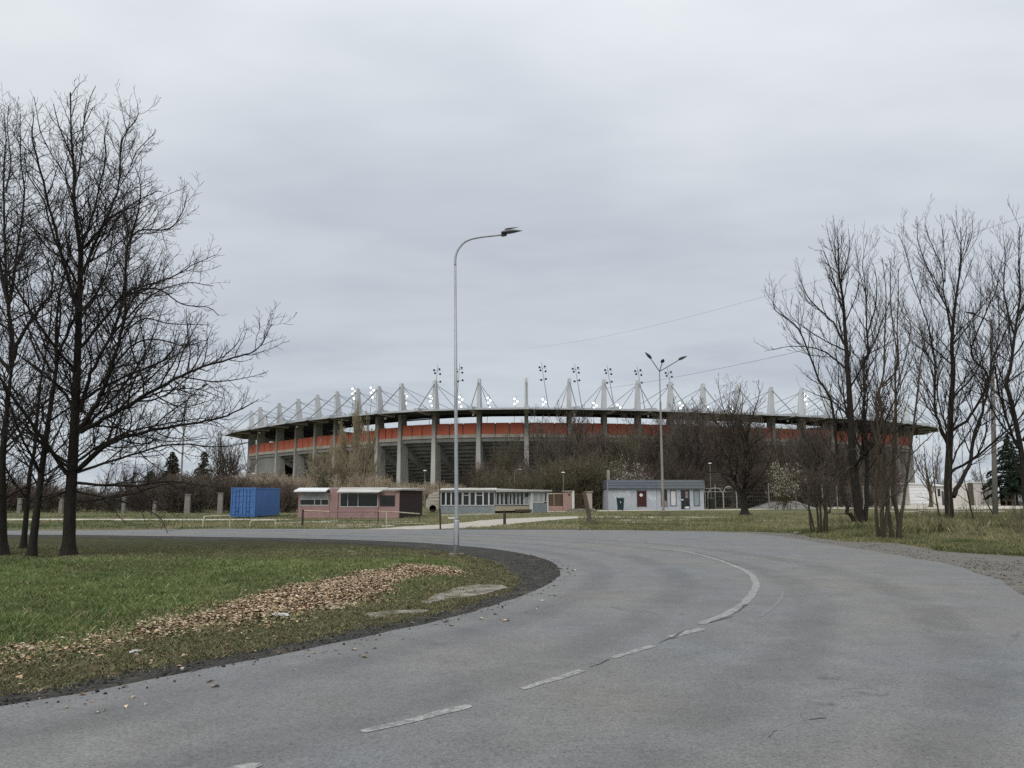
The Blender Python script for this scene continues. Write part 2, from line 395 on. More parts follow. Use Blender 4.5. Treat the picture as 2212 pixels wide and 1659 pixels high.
m_crk = M('hairline_crack', (.085, .085, .085), .95, .3, 20, stain=((.15, .15, .15), .46, 6.0))
for k, pts in enumerate([[(1690, 1580), (1725, 1566), (1760, 1560), (1800, 1556)], [(1742, 1546), (1728, 1552), (1745, 1566)], [(1660, 1600), (1672, 1586), (1690, 1582)]]):
    mark(pts, .008, m_crk, 'road_crack', .024, .004, 60 + k)
# soft tyre-polished tracks: see-through towards their edges, like a stain on the asphalt
m_track, nt, b = nodes_of('tyre_polish'); L = nt.links.new
tc = N(nt, 'ShaderNodeTexCoord'); P_ = tc.outputs['Object']
b.inputs['Base Color'].default_value = (.105, .106, .110, 1); b.inputs['Roughness'].default_value = .6
at = N(nt, 'ShaderNodeAttribute', attribute_name='Col'); se = N(nt, 'ShaderNodeSeparateColor'); L(at.outputs['Color'], se.inputs[0])
m1 = N(nt, 'ShaderNodeMath', operation='MULTIPLY'); L(se.outputs[0], m1.inputs[0]); L(ramp(noise(.7, 5, .65), [(.3, g1(.0)), (.7, g1(.22))]), m1.inputs[1])
tr_ = N(nt, 'ShaderNodeBsdfTransparent'); ms = N(nt, 'ShaderNodeMixShader'); L(m1.outputs[0], ms.inputs[0]); L(tr_.outputs[0], ms.inputs[1]); L(b.outputs[0], ms.inputs[2]); L(ms.outputs[0], nt.nodes['Material Output'].inputs['Surface'])
def track(d0, w_):
    P5 = [offs(inner_s, d0 + w_ * f) for f in (-.5, -.2, .2, .5)]; n_ = len(inner_s); V = np.array([(p[0], p[1], .0215) for l in P5 for p in l]); i_ = np.arange(n_ - 1)
    Fc = np.concatenate([np.stack([k * n_ + i_, k * n_ + i_ + 1, (k + 1) * n_ + i_ + 1, (k + 1) * n_ + i_], 1) for k in range(3)]); a_ = np.repeat([0, 1, 1, 0], n_)
    tag(np_mesh('tyre_track', V, Fc, 4, m_track, col=np.stack([a_, a_, a_], 1)), kind='structure')
for d0, w_ in ((.85, .75), (2.35, .8), (4.35, .8), (5.9, .8)): track(d0, w_)

# pale paths, drive and pavements beyond
m_path = M('pale_trodden_path', (.38, .35, .30), .95, .22, 2, .3, 12, stain=((.22, .20, .14), .60, 1.2))
m_pave = M('pale_paving', (.44, .40, .34), .9, .15, 1.5, .2, 8, stain=((.28, .26, .20), .64, .8))
def pathpx(top, bot, name, mat, z, jit=.15, seed=0):
    a = resample(catmull([G(*p) for p in top], 6), .6); b_ = resample(catmull([G(*p) for p in bot], 6), .6)
    a = offs(a, smooth_noise(len(a), 6, jit, seed)); b_ = offs(b_, smooth_noise(len(b_), 6, jit, seed + 1))
    return tag(sheet(name, a + b_[::-1], z, mat), kind='structure')
pathpx([(790, 1143.2), (870, 1138), (950, 1133), (1020, 1126.5), (1088, 1121), (1170, 1117.5), (1245, 1115.6), (1400, 1116.3), (1560, 1117.3)], [(905, 1143.6), (991, 1141.5), (1050, 1139), (1093, 1134), (1173, 1125.3), (1270, 1118.8), (1400, 1118.6), (1560, 1118.2)], 'path', m_path, .006, .12, 80)
pathpx([(-300, 1120.5), (0, 1120.8), (200, 1120.8), (450, 1121.5), (560, 1121.8), (640, 1121.5)], [(-300, 1123.4), (0, 1123.8), (200, 1123.6), (450, 1124), (560, 1123.4), (640, 1123.2)], 'path', m_pave, .005, .12, 84)
pathpx([(1060, 1109), (1180, 1104.8), (1320, 1102.2), (1560, 1100.0), (1700, 1097.5), (1860, 1092), (2000, 1089.5), (2300, 1089.2)], [(1060, 1110.2), (1180, 1106.2), (1320, 1104.0), (1560, 1101.8), (1700, 1100.2), (1860, 1099.0), (2000, 1099.2), (2300, 1099)], 'pavement', m_pave, .005, .2, 88)
for k, (x0, y0, x1, y1) in enumerate([(590, 1130, 740, 1124.5), (690, 1141, 860, 1135), (640, 1128, 900, 1127), (700, 1136, 930, 1130), (1340, 1124, 1500, 1123.4), (1330, 1129, 1420, 1128.4), (1620, 1124, 1740, 1125.5), (1900, 1104.5, 2180, 1104.5), (1350, 1141.5, 1230, 1141.0)]):
    w = .9 if k < 4 else .7
    pathpx([(x0, y0 - w), ((x0 + x1) / 2, (y0 + y1) / 2 - w * 1.1), (x1, y1 - w)], [(x0, y0 + w), ((x0 + x1) / 2, (y0 + y1) / 2 + w * .8), (x1, y1 + w)], 'path', m_path, .0045 + .0004 * k, .1, 100 + 2 * k)

m_edge_shade = M('dark_edge_shade', (.035, .031, .022), .95, .4, 3)
pathpx([(940, 1143.4), (1050, 1142.4), (1200, 1142.6), (1352, 1143.8)], [(940, 1144.8), (1050, 1145.0), (1200, 1145.3), (1352, 1146.2)], 'edge_shadow', m_edge_shade, .008, .15, 140)  # dark strip: shadow gap along the far road edge, painted as colour
# ------------------------------------------------------------------ concrete remnants on the island
m_slab = M('old_pale_concrete', (.225, .21, .175), .9, .35, 8, .6, 20, stain=((.085, .076, .045), .46, 3.2))
def slab(name, poly, z0, th, jit, seed):
    p = resample(catmull(poly + [poly[0]], 6), .09); p = offs(p, smooth_noise(len(p), 4, jit, seed))
    bm = bmesh.new(); f = bm.faces.new([bm.verts.new((q.x, q.y, z0)) for q in p]); bm.normal_update()
    if f.normal.z < 0: f.normal_flip()
    r = bmesh.ops.extrude_face_region(bm, geom=[f]); bmesh.ops.translate(bm, vec=(0, 0, th), verts=[g for g in r['geom'] if isinstance(g, bmesh.types.BMVert)])
    bmesh.ops.triangulate(bm, faces=bm.faces[:]); me = bpy.data.meshes.new(name); bm.to_mesh(me); bm.free(); me.materials.append(m_slab); return link(name, me)
tag(slab('concrete_slab', slab_poly, .002, .040, .03, 1), 'large pale broken slab sunk in the gravel near the tip of the bend', 'concrete slab')
tag(slab('concrete_slab', slab_poly2, .002, .036, .03, 2), 'thin pale broken slab strip beside the leaf litter', 'concrete slab')

# ------------------------------------------------------------------ grass, leaves, stones
def blades(P, h, w, lean, colr, z0):
    n = len(P); a = nr.random(n) * 2 * np.pi; b_ = nr.random(n) * 2 * np.pi; hh = h * (.5 + nr.random(n)); ww = w * (.6 + .8 * nr.random(n))
    ux, uy = np.cos(a) * ww / 2, np.sin(a) * ww / 2; ln = lean * hh * (.3 + nr.random(n)); lx, ly = np.cos(b_) * ln, np.sin(b_) * ln
    V = np.empty((n, 4, 3)); z0 = z0 - .004
    V[:, 0] = np.stack([P[:, 0] - ux, P[:, 1] - uy, z0], 1); V[:, 1] = np.stack([P[:, 0] + ux, P[:, 1] + uy, z0], 1)
    V[:, 2] = np.stack([P[:, 0] + ux * .7 + lx * .4, P[:, 1] + uy * .7 + ly * .4, z0 + hh * .62], 1); V[:, 3] = np.stack([P[:, 0] + lx, P[:, 1] + ly, z0 + hh * .98], 1)
    Fc = (np.arange(n)[:, None] * 4 + np.array([[0, 1, 2], [0, 2, 3]]).reshape(1, 6)).reshape(-1, 3)
    return V.reshape(-1, 3), Fc, np.repeat(colr, 4, 0)
m_blade = attr_mat('grass_blade', .7, .25)
def sample_island(n, ymax=24.0):
    Y = 3.5 + (ymax - 3.5) * nr.random(n) ** 1.25; X = -.70 * Y - 1.5 + nr.random(n) * (.70 * Y + 3.0)
    return np.stack([X, Y], 1)
P = sample_island(760000); d, gw, leaf, green, n, n2 = masks(P)
dry = sm(d - gw, -.30, .15) * (1 - green) * .75
clump = sm(n2, .35, .62)
pr = np.maximum(green * (1 - leaf) ** 1.6 * (.35 + .65 * clump), dry * (1 - .9 * leaf) * clump)
for sp_ in (slab_poly, slab_poly2): pr = pr * np.where(poly_inside(P, sp_), .12, 1)
k = (nr.random(len(P)) < pr) & (d > .08); P, d, gw, leaf, green, n, n2 = [x[k] for x in (P, d, gw, leaf, green, n, n2)]
t = nr.random(len(P))
c = np.array([.066, .104, .030])[None] * (1 - t[:, None]) + np.array([.135, .165, .062])[None] * t[:, None]
yel = nr.random(len(P)) < (.10 + .55 * (1 - green)); c[yel] = np.array([.26, .225, .125]) * (.5 + .8 * nr.random((yel.sum(), 1)))
c *= 1.30 * (1 - .35 * sm(P[:, 1], 17.5, 20))[:, None] * (.55 + .9 * vnoise(P, .45, 140)[:, None]) * (.7 + .6 * n2[:, None]); pale = sm(vnoise(P, .3, 150), .5, .68)[:, None] * .45; c = c * (1 - pale) + pale * np.array([.17, .165, .075])
V, Fc, cc = blades(P, (.022 + .062 * green * (.25 + n2)) * (1 - .5 * leaf), .005 + .0003 * P[:, 1], .75, c, lawn_h(P, d, gw))
tag(np_mesh('grass', V, Fc, 3, m_blade, col=cc), 'short green grass growing on the island', 'grass', kind='stuff')
# short dead grass and soil crumbs on the bare strip beside the gravel
sl = [p for p in inner_s if 4 < p.y < 24 and p.x > -.75 * p.y - 2]; i_ = nr.integers(0, len(sl), 230000); so = np.array([(p.x, p.y) for p in sl]); nn_ = np.array([(q.x - p.x, q.y - p.y) for p, q in zip(sl, offs(sl, -1.0))])
P = so[i_] + nn_[i_] * (nr.random(230000) * 2.0)[:, None] + nr.normal(size=(230000, 2)) * .05; d, gw, leaf, green, n, n2 = masks(P); n3 = vnoise(P, 7, 170)
k = (d > gw - .05 - .12 * n2) & (nr.random(len(P)) < (1 - .8 * green) * (1 - .6 * leaf) * (.12 + 1.1 * sm(n3, .36, .62))) & (d < gw + 1.8)
for sp_ in (slab_poly, slab_poly2): k &= ~poly_inside(P, sp_) | (nr.random(len(P)) < .10)
P, d, gw, green, n, n2, n3 = [x[k] for x in (P, d, gw, green, n, n2, n3)]
t = np.clip(n3 * 1.8 - .4 + .5 * (nr.random(len(P)) - .5), 0, 1)[:, None]; c = np.array([.060, .058, .026]) * (1 - t) + np.array([.24, .205, .125]) * t; gr_ = nr.random(len(P)) < .28; c[gr_] = np.array([.075, .10, .034]); c *= .5 + .9 * nr.random((len(P), 1))
V, Fc, cc = blades(P, .018 + .026 * n2, .005 + .0003 * P[:, 1], 1.3, c, lawn_h(P, d, gw))
tag(np_mesh('grass', V, Fc, 3, m_blade, col=cc), 'short dead straw-brown grass along the gravel edge of the island', 'grass', kind='stuff')
# fallen leaves
P = sample_island(110000, 20.5)
ll = resample(catmull(leaf_line, 6), .05); i_ = nr.integers(0, len(ll), 110000); P = np.concatenate([P, np.array([(p.x, p.y) for p in ll])[i_] + nr.normal(size=(110000, 2)) * .62]); d, gw, leaf, green, n, n2 = masks(P)
k = (nr.random(len(P)) < np.maximum(leaf ** 1.5 * .80, .010 * (d > gw * .6) + .03 * leaf) + .010 * ((d < .15) & (d > -.8))) & (d > -.8); P, d, gw, leaf = P[k], d[k], gw[k], leaf[k]
n_ = len(P); s = .018 + .030 * nr.random(n_) ** 1.5; a = nr.random(n_) * 6.283; tx, ty = (nr.random(n_) - .5) * .6, (nr.random(n_) - .5) * .6
z0 = np.where(d < .15, .026, lawn_h(P, d, gw) + .008 + .03 * nr.random(n_) * leaf)
e1 = np.stack([np.cos(a), np.sin(a), tx], 1) * s[:, None]; e2 = np.stack([-np.sin(a), np.cos(a), ty], 1) * (s * .55)[:, None]; up = np.stack([0 * a, 0 * a, .35 * s], 1)
C = np.column_stack([P, z0]); V = np.stack([C - e1, C + e2 + up, C + e1, C - e2 + up], 1).reshape(-1, 3)
Fc = (np.arange(n_)[:, None] * 4 + np.array([[0, 1, 2], [0, 2, 3]]).reshape(1, 6)).reshape(-1, 3)
pal = np.array([(.36, .25, .155), (.46, .36, .245), (.27, .175, .11), (.16, .105, .066), (.54, .44, .32), (.38, .31, .20)]); cc = pal[nr.integers(0, 6, n_)] * (.55 + .75 * nr.random((n_, 1)))
tag(np_mesh('fallen_leaves', V, Fc, 3, attr_mat('dry_leaf', .8, .2), col=np.repeat(cc, 4, 0)), 'drift of dry brown fallen leaves lying across the island', 'leaves', kind='stuff')
def px_region(n, x0, x1, y0, y1):
    X = x0 + (x1 - x0) * nr.random(n); y = y0 + (y1 - y0) * nr.random(n) ** .8
    a, b_ = (X - CX) / F, (CY - y) / F; t = -H / (b_ * cp + sp); return np.stack([a * t, (cp - b_ * sp) * t], 1)
# stones on the gravel
P = sample_island(60000, 22); d, gw, leaf, green, n, n2 = masks(P)
k = (d > -.35) & (d < gw + .12) & (nr.random(len(P)) < np.where(d < 0, .25 * (1 + d / .35), .9 * (n2 > .42))); P = P[k]; n_ = len(P); s = .006 + .014 * nr.random(n_) ** 3
O = np.array([(1, 0, 0), (0, 1, 0), (-1, 0, 0), (0, -1, 0), (0, 0, .8), (0, 0, -.8)]); T = np.array([(0, 1, 4), (1, 2, 4), (2, 3, 4), (3, 0, 4), (1, 0, 5), (2, 1, 5), (3, 2, 5), (0, 3, 5)])
V = (O[None] * s[:, None, None] * (.6 + .8 * nr.random((n_, 6, 1))) + np.column_stack([P, np.where(dist_line(P, inner_lo)[0] * np.where(poly_inside(P, isl_poly), 1, -1) < 0.02, .021, .014) + s * .3])[:, None, :]).reshape(-1, 3); Fc = (np.arange(n_)[:, None, None] * 6 + T[None]).reshape(-1, 3)
cc = np.repeat(np.array([.06, .058, .054]) * (.35 + 1.4 * nr.random((n_, 1)) ** 2), 6, 0)
tag(np_mesh('gravel', V, Fc, 3, attr_mat('loose_stone', .9, .2), col=cc), 'loose dark stones scattered along the road edge', 'gravel', kind='stuff')
# stones and thin grass on the outer verge
P = px_region(26000, 1650, 2330, 1152, 1330); dO, _ = dist_line(P, [p for p in out_edge if p.x > 3 and p.y > 5][::4]); insr = poly_inside(P, in_edge[::6] + out_edge[::-6]); dG, _ = dist_line(P, ge[::3])
k = ~insr & (dO < 6) & (nr.random(len(P)) < .8 * sm(vnoise(P, 1.1, 180), .35, .6)) & (P[:, 1] < np.interp(P[:, 0], [p.x for p in ge], [p.y for p in ge]) + .1); P = P[k]; n_ = len(P); s = .008 + .022 * nr.random(n_) ** 3
V = (O[None] * s[:, None, None] * (.6 + .8 * nr.random((n_, 6, 1))) + np.column_stack([P, .011 + s * .3])[:, None, :]).reshape(-1, 3); Fc = (np.arange(n_)[:, None, None] * 6 + T[None]).reshape(-1, 3)
cc = np.repeat(np.array([.17, .16, .14]) * (.35 + 1.3 * nr.random((n_, 1)) ** 1.5), 6, 0)
tag(np_mesh('gravel', V, Fc, 3, bpy.data.materials['loose_stone'], col=cc), 'pale loose stones strewn over the outer verge of the bend', 'gravel', kind='stuff')
# verge grass beyond the road
P = px_region(300000, 1250, 2420, 1103, 1204)
lim = np.interp(P[:, 0] / P[:, 1], [g_.x / g_.y for g_ in ge], [g_.y for g_ in ge], left=G(1480, 1146.5).y)
n = vnoise(P, .25, 90); n2 = vnoise(P, 1.3, 95)
k = (P[:, 1] > lim + .1) & (nr.random(len(P)) < (.15 + 1.1 * sm(n2, .38, .65))); P, n, n2 = P[k], n[k], n2[k]
tt = np.clip(.5 + 2.2 * (n - .5) + .5 * (nr.random(len(P)) - .5), 0, 1)[:, None]
c = (np.array([.085, .102, .036]) * (1 - tt) + np.array([.245, .222, .120]) * tt) * (.6 + .8 * nr.random((len(P), 1)))
tall = sm(P[:, 0] / P[:, 1], .33, .5) * sm(n2, .40, .6) * sm(P[:, 1], 30, 36) * (1 - sm(P[:, 1], 48, 62))
V, Fc, cc = blades(P, (.05 + .11 * n2) * (1 - .6 * sm(P[:, 1], 60, 90)) + .30 * tall, .005 + .0004 * P[:, 1], .55, c, np.zeros(len(P)))
tag(np_mesh('grass', V, Fc, 3, m_blade, col=cc), 'straw and olive coloured grass on the far side of the road', 'grass', kind='stuff')
P = px_region(110000, -250, 1250, 1104, 1142.5); n = vnoise(P, .25, 90); n2 = vnoise(P, 1.3, 95)
inpath = poly_inside(P, [G(790, 1143.2), G(950, 1133), G(1088, 1121), G(1245, 1115.6), G(1270, 1118.8), G(1093, 1134), G(991, 1141.5), G(905, 1143.6)]) | ((P[:, 1] < G(0, 1120.8).y) & (P[:, 1] > G(0, 1123.8).y))
k = (nr.random(len(P)) < (.1 + 1.0 * sm(n2, .40, .65))) & ~inpath; P, n, n2 = P[k], n[k], n2[k]
tt = np.clip(.45 + 2.0 * (n - .5) + .5 * (nr.random(len(P)) - .5) + .25 * sm(P[:, 0], -14, -2), 0, 1)[:, None]
c = (np.array([.062, .102, .030]) * (1 - tt) + np.array([.27, .24, .135]) * tt) * (.6 + .8 * nr.random((len(P), 1)))
V, Fc, cc = blades(P, .04 + .08 * n2, .006 + .0004 * P[:, 1], .7, c, np.zeros(len(P)))
tag(np_mesh('grass', V, Fc, 3, m_blade, col=cc), 'patchy green grass between the far road edge and the kiosks', 'grass', kind='stuff')

# litter on the island
m_litter = M('grubby_white_plastic', (.5, .5, .5), .5, .2, 20)
def crumple(name, label, cat, p, r, mat, flat=.4):
    bm = bmesh.new(); bmesh.ops.create_icosphere(bm, subdivisions=3, radius=r)
    for v_ in bm.verts: v_.co = Vector((v_.co.x, v_.co.y * .7, max(v_.co.z * flat, -.01))) * (.65 + .7 * rnd.random())
    me = bpy.data.meshes.new(name); bm.to_mesh(me); bm.free(); me.materials.append(mat); o = link(name, me, loc=p); return tag(o, label, cat)
crumple('plastic_bag', 'crumpled white plastic bag on the leaf litter', 'plastic bag', G(606, 1345) + Vector((0, 0, .06)), .13, m_litter)
crumple('paper_scrap', 'scrap of white paper on the dry grass near the camera', 'paper', G(292, 1419) + Vector((0, 0, .05)), .05, m_litter)
m_dead = M('bleached_wood', (.42, .36, .29), .9, .25, 12)
s_ = MB(); p = G(893, 1243) + Vector((0, 0, .12)); s_.tube(catmull([p + Vector(q) for q in ((-.35, 0, 0), (-.1, -.03, .03), (.12, .03, .02), (.42, .05, .05))], 4), [.012 + .012 * math.sin(i * .3) for i in range(13)], 6)
tag(s_.build('fallen_stick', m_dead), 'bleached fallen stick lying on the rust coloured leaves', 'stick')
s_ = MB(); p = G(713, 1328) + Vector((0, 0, .07))
for q in ((-.22, .02, -.02), (.2, .05, -.02), (-.06, -.1, -.03), (-.12, -.08, -.03), (.1, .1, .02)): s_.tube([p, p + Vector(q) * .5 + Vector((0, 0, .03)), p + Vector(q)], [.016, .013, .006], 5)
tag(s_.build('fallen_twig', m_dead), 'pale forked twig at the lower edge of the leaf litter', 'twig')
# ------------------------------------------------------------------ bare trees
def tubes_mesh(name, lines, mat, parent=None, k=4):
    by = {}
    for pts, r in lines: by.setdefault(len(pts), []).append((pts, r))
    Vs, Fs, o = [], [], 0; ang = np.arange(k) * 2 * np.pi / k; ca, sa = np.cos(ang), np.sin(ang)
    for n, ls in by.items():
        Pn = np.array([[tuple(q) for q in l[0]] for l in ls]); Rn = np.array([l[1] for l in ls]); m = len(ls)
        T = np.empty_like(Pn); T[:, 1:-1] = Pn[:, 2:] - Pn[:, :-2]; T[:, 0] = Pn[:, 1] - Pn[:, 0]; T[:, -1] = Pn[:, -1] - Pn[:, -2]
        T /= np.linalg.norm(T, axis=2, keepdims=True) + 1e-9
        D = Pn[:, -1] - Pn[:, 0]; ax = np.argmin(np.abs(D), axis=1); ref = np.zeros((m, 3)); ref[np.arange(m), ax] = 1
        U = np.cross(T, ref[:, None, :]); U /= np.linalg.norm(U, axis=2, keepdims=True) + 1e-9; Wv = np.cross(T, U)
        V = Pn[:, :, None, :] + (U[:, :, None, :] * ca[None, None, :, None] + Wv[:, :, None, :] * sa[None, None, :, None]) * Rn[:, :, None, None]
        Vs.append(V.reshape(-1, 3)); b_ = o + (np.arange(m) * n * k)[:, None, None]; i = (np.arange(n - 1) * k)[None, :, None]; jj = np.arange(k)[None, None, :]; j2 = (jj + 1) % k
        Fs.append(np.stack([b_ + i + jj, b_ + i + j2, b_ + i + j2 + k, b_ + i + jj + k], 3).reshape(-1, 4)); o += m * n * k
    return np_mesh(name, np.concatenate(Vs), np.concatenate(Fs), 4, mat, parent, smooth=True)

class Tree:
    def __init__(s, seed, spacing=(.36, .22, .13), ratio=(.42, .42, .45), ang=(35, 62), trop=.10, wob=.16, rmin=.004, minlen=.12, levels=4, lmax=(3.2, 1.3, .55), droop=0.0, taper=.62, fall=.78, rs=1.0, cr=(.012, .017)):
        s.r = random.Random(seed); s.thick, s.thin = [], []
        s.sp, s.ra, s.ang, s.trop, s.wob, s.rmin, s.minlen, s.levels, s.lmax, s.droop, s.taper, s.fall, s.rs, s.cr = spacing, ratio, ang, trop, wob, rmin, minlen, levels, lmax, droop, taper, fall, rs, cr
    def add(s, pts, r, thick): (s.thick if thick else s.thin).append((pts, r))
    def branch(s, p, d, length, r0, lev):
        n = (0, 7, 5, 4, 3)[min(lev, 4)]; st = length / (n - 1); pts = [p]; d = Vector(d); q = Vector(p); r = s.r
        for i in range(n - 1):
            d = (d + Vector((r.gauss(0, s.wob), r.gauss(0, s.wob), r.gauss(0, s.wob) + s.trop - s.droop * (lev <= 1)))).normalized(); q = q + d * st; pts.append(q)
        rad = [max(s.rmin, r0 * (1 - .72 * i / (n - 1))) for i in range(n)]
        s.add(pts, rad, r0 > .05); s.kids(pts, rad, length, lev, .18)
    def kids(s, pts, rad, length, lev, start, only=None, scale=1.0):
        if lev >= s.levels: return
        r = s.r; seg = [(b - a).length for a, b in zip(pts, pts[1:])]; tot = sum(seg); sp = s.sp[min(lev, 2)]; t = start * tot + r.random() * sp; az = r.random() * 6.28
        while t < tot:
            a = t; i = 0
            while i < len(seg) - 1 and a > seg[i]: a -= seg[i]; i += 1
            u = min(1, a / (seg[i] + 1e-9)); p = pts[i].lerp(pts[i + 1], u); d = (pts[i + 1] - pts[i]).normalized(); rr = rad[i] * (1 - u) + rad[i + 1] * u
            az += 2.4 + r.gauss(0, .5); f = t / tot
            ln = min(s.lmax[min(lev, 2)], tot * s.ra[min(lev, 2)]) * (1.12 - s.fall * f) * (.55 + .75 * r.random()) * scale
            if ln > s.minlen:
                side = d.cross(Vector((0, 0, 1)) if abs(d.z) < .92 else Vector((1, 0, 0))).normalized(); up = side.cross(d)
                o = side * math.cos(az) + up * math.sin(az); an = R(r.uniform(*s.ang))
                s.branch(p, d * math.cos(an) + o * math.sin(an), ln, min(rr * s.taper, s.cr[0] + ln * s.cr[1]), lev + 1)
            t += sp * (.55 + .9 * r.random())
    def limb(s, pts, r0, r1, per=5, start=.12, scale=1.0, thick=True):
        r0 = r0 * s.rs; P = catmull(pts, per); n = len(P); rad = [r0 + (r1 - r0) * (i / (n - 1)) ** .8 for i in range(n)]
        for i in range(1, n - 1): P[i] = P[i] + Vector((s.r.gauss(0, 1), s.r.gauss(0, 1), s.r.gauss(0, 1))) * rad[i] * .30
        s.add(P, rad, thick); s.kids(P, rad, 0, 0, start, scale=scale)
    def build(s, parent, mt, mc, kt=8, kc=3, split=True):
        if s.thick: tubes_mesh('trunk', s.thick, mt, parent, kt)
        if s.thin: tubes_mesh('crown', s.thin, mc, parent, kc)

def hero(label, base, trunk, limbs, r0, seed, mt=m_bark, mc=m_twig, flare=1.75, group=None, extra=7, top_r=.02, **kw):
    """trunk and limbs are read off the photograph; each limb then runs out of the picture plane to a depth of its own"""
    b = G(*base); root = thing('bare_tree', label, 'tree', b, group=group); T = Tree(seed, **kw); Y = b.y; rr = random.Random(seed + 99)
    def path(pp, dep):
        P0 = pp[0]; L_ = [0]
        for a, c in zip(pp, pp[1:]): L_.append(L_[-1] + math.hypot(c[0] - a[0], c[1] - a[1]))
        return [W(x, y, Y + dep * (l / (L_[-1] + 1e-6))) - b for (x, y), l in zip(pp, L_)]
    tp = path(trunk, 0); tp[0].z = -.12
    P = catmull(tp, 5); n = len(P); H_ = P[-1].z
    rad = [max(top_r, r0 * (1 - .93 * (max(0, p.z) / H_) ** .85)) * (1 + (flare - 1) * max(0, 1 - p.z / .6) ** 2) for p in P]
    T.add(P, rad, True); T.kids(P, rad, 0, 0, .16)
    for pp, rl in limbs:
        pl = path(pp, 0); span = (pl[-1] - pl[0]).length; T.limb(path(pp, rr.uniform(-.45, .45) * span), rl, .008)
    for e in range(extra):                            # limbs towards and away from the viewer
        f = .22 + .6 * e / max(1, extra - 1); i = int(f * (n - 1)); p = P[i]; a = (1 if e % 2 else -1) * R(90) + rr.uniform(-.7, .7); ln = (1.05 - f) * H_ * .55; el = rr.uniform(.35, .8) + f * .4
        dr = Vector((math.cos(a) * math.cos(el), math.sin(a) * math.cos(el), math.sin(el)))
        T.limb([p, p + dr * ln * .35, p + dr * ln * .7 + Vector((rr.gauss(0, .2), 0, .12 * ln)), p + dr * ln + Vector((rr.gauss(0, .3), 0, .30 * ln))], rad[i] * .55, .008)
    T.build(root, mt, mc); return root
c1 = lambda pts: Z(0, 140, 3.072, pts)
c2 = lambda pts: Z(0, 640, 3.072, pts)
c5 = lambda pts: Z(0, 860, 3.456, pts)
hero('tall bare tree with straight near-black trunk, its boughs spreading wide over the lawn', (148, 1211),
     [(148, 1212), (150, 1140), (152, 1080), (157, 1000), (162, 900), (168, 750), (172, 637), (174, 553), (168, 500), (160, 430), (160, 374), (154, 290), (152, 200)],
     [(c2([(620, 1350), (850, 1220), (1100, 1080), (1400, 920), (1560, 850), (1800, 780), (1980, 710), (2090, 520)]), .085),
      (c2([(595, 1640), (850, 1440), (1100, 1350), (1400, 1300), (1700, 1240), (1900, 1150), (1990, 1100)]), .085),
      (c2([(610, 1350), (720, 1180), (800, 1000), (880, 780), (950, 500), (960, 350)]) + c1([(975, 1500), (1060, 1200), (1080, 1000), (1040, 850)]), .09),
      (c2([(610, 1200), (700, 900), (850, 620), (950, 320)]) + c1([(1010, 1380), (1290, 1330), (1400, 1200), (1440, 1060)]), .07),
      (c1([(560, 1900), (680, 1550), (850, 1180), (910, 1000), (940, 650), (1050, 480), (1060, 390)]), .06),
      (c1([(640, 1480), (780, 1320), (900, 1210), (1060, 1140), (1180, 1000)]), .05),
      (c2([(640, 1100), (900, 950), (1150, 850), (1300, 760), (1360, 560)]), .06),
      (c2([(620, 700), (850, 420), (1000, 270), (1300, 170), (1500, 60), (1660, -10)]), .055),
      (c1([(600, 1950), (480, 1550), (300, 850), (250, 620), (262, 430)]), .06),
      (c1([(580, 1000), (620, 800), (650, 450), (668, 330)]), .03), (c1([(640, 520), (690, 330), (735, 230)]), .018),
      (c1([(560, 800), (450, 520), (410, 370)]), .026), (c1([(1000, 850), (1060, 720), (1180, 600), (1190, 560)]), .02),
      (c2([(950, 300), (1200, 250), (1400, 370), (1600, 395), (1680, 460)]), .032), (c2([(860, 720), (1080, 490), (1300, 520), (1590, 530)]), .035), (c2([(760, 1000), (1000, 700), (1200, 640), (1420, 690), (1600, 640)]), .04),
      (c2([(830, 640), (1120, 330), (1400, 210), (1640, 230)]), .035), (c1([(800, 1420), (960, 1180), (1180, 1050), (1240, 1040)]), .03), (c2([(1000, 1130), (1250, 1040), (1500, 1020), (1700, 1090)]), .035), (c2([(700, 1300), (950, 1330), (1250, 1420), (1600, 1400)]), .035),
      ([(166, 1043), (275, 1050), (362, 1040), (425, 1047), (497, 1055)], .05), ([(168, 1085), (275, 1070), (340, 1050), (400, 1040)], .035),
      ([(166, 1062), (240, 1078), (300, 1095), (345, 1118), (362, 1152)], .035), ([(168, 1020), (260, 990), (370, 960), (470, 965), (540, 955)], .05), ([(160, 1000), (260, 940), (360, 915), (470, 900)], .05),
      ([(150, 1010), (98, 968), (56, 930), (15, 900)], .05), ([(152, 1060), (95, 1080), (40, 1090)], .03), (c2([(560, 1150), (400, 950), (200, 800), (60, 700)]), .06),
      (c1([(590, 1750), (420, 1400), (330, 1100), (210, 900), (190, 700)]), .045), (c1([(600, 1500), (700, 1250), (810, 800), (800, 640), (830, 500)]), .04)],
     .165, 3, extra=8, spacing=(.18, .125, .075), ratio=(.38, .42, .42), lmax=(2.45, 1.0, .36), rmin=.0040, rs=.78, minlen=.10, cr=(.006, .0105))
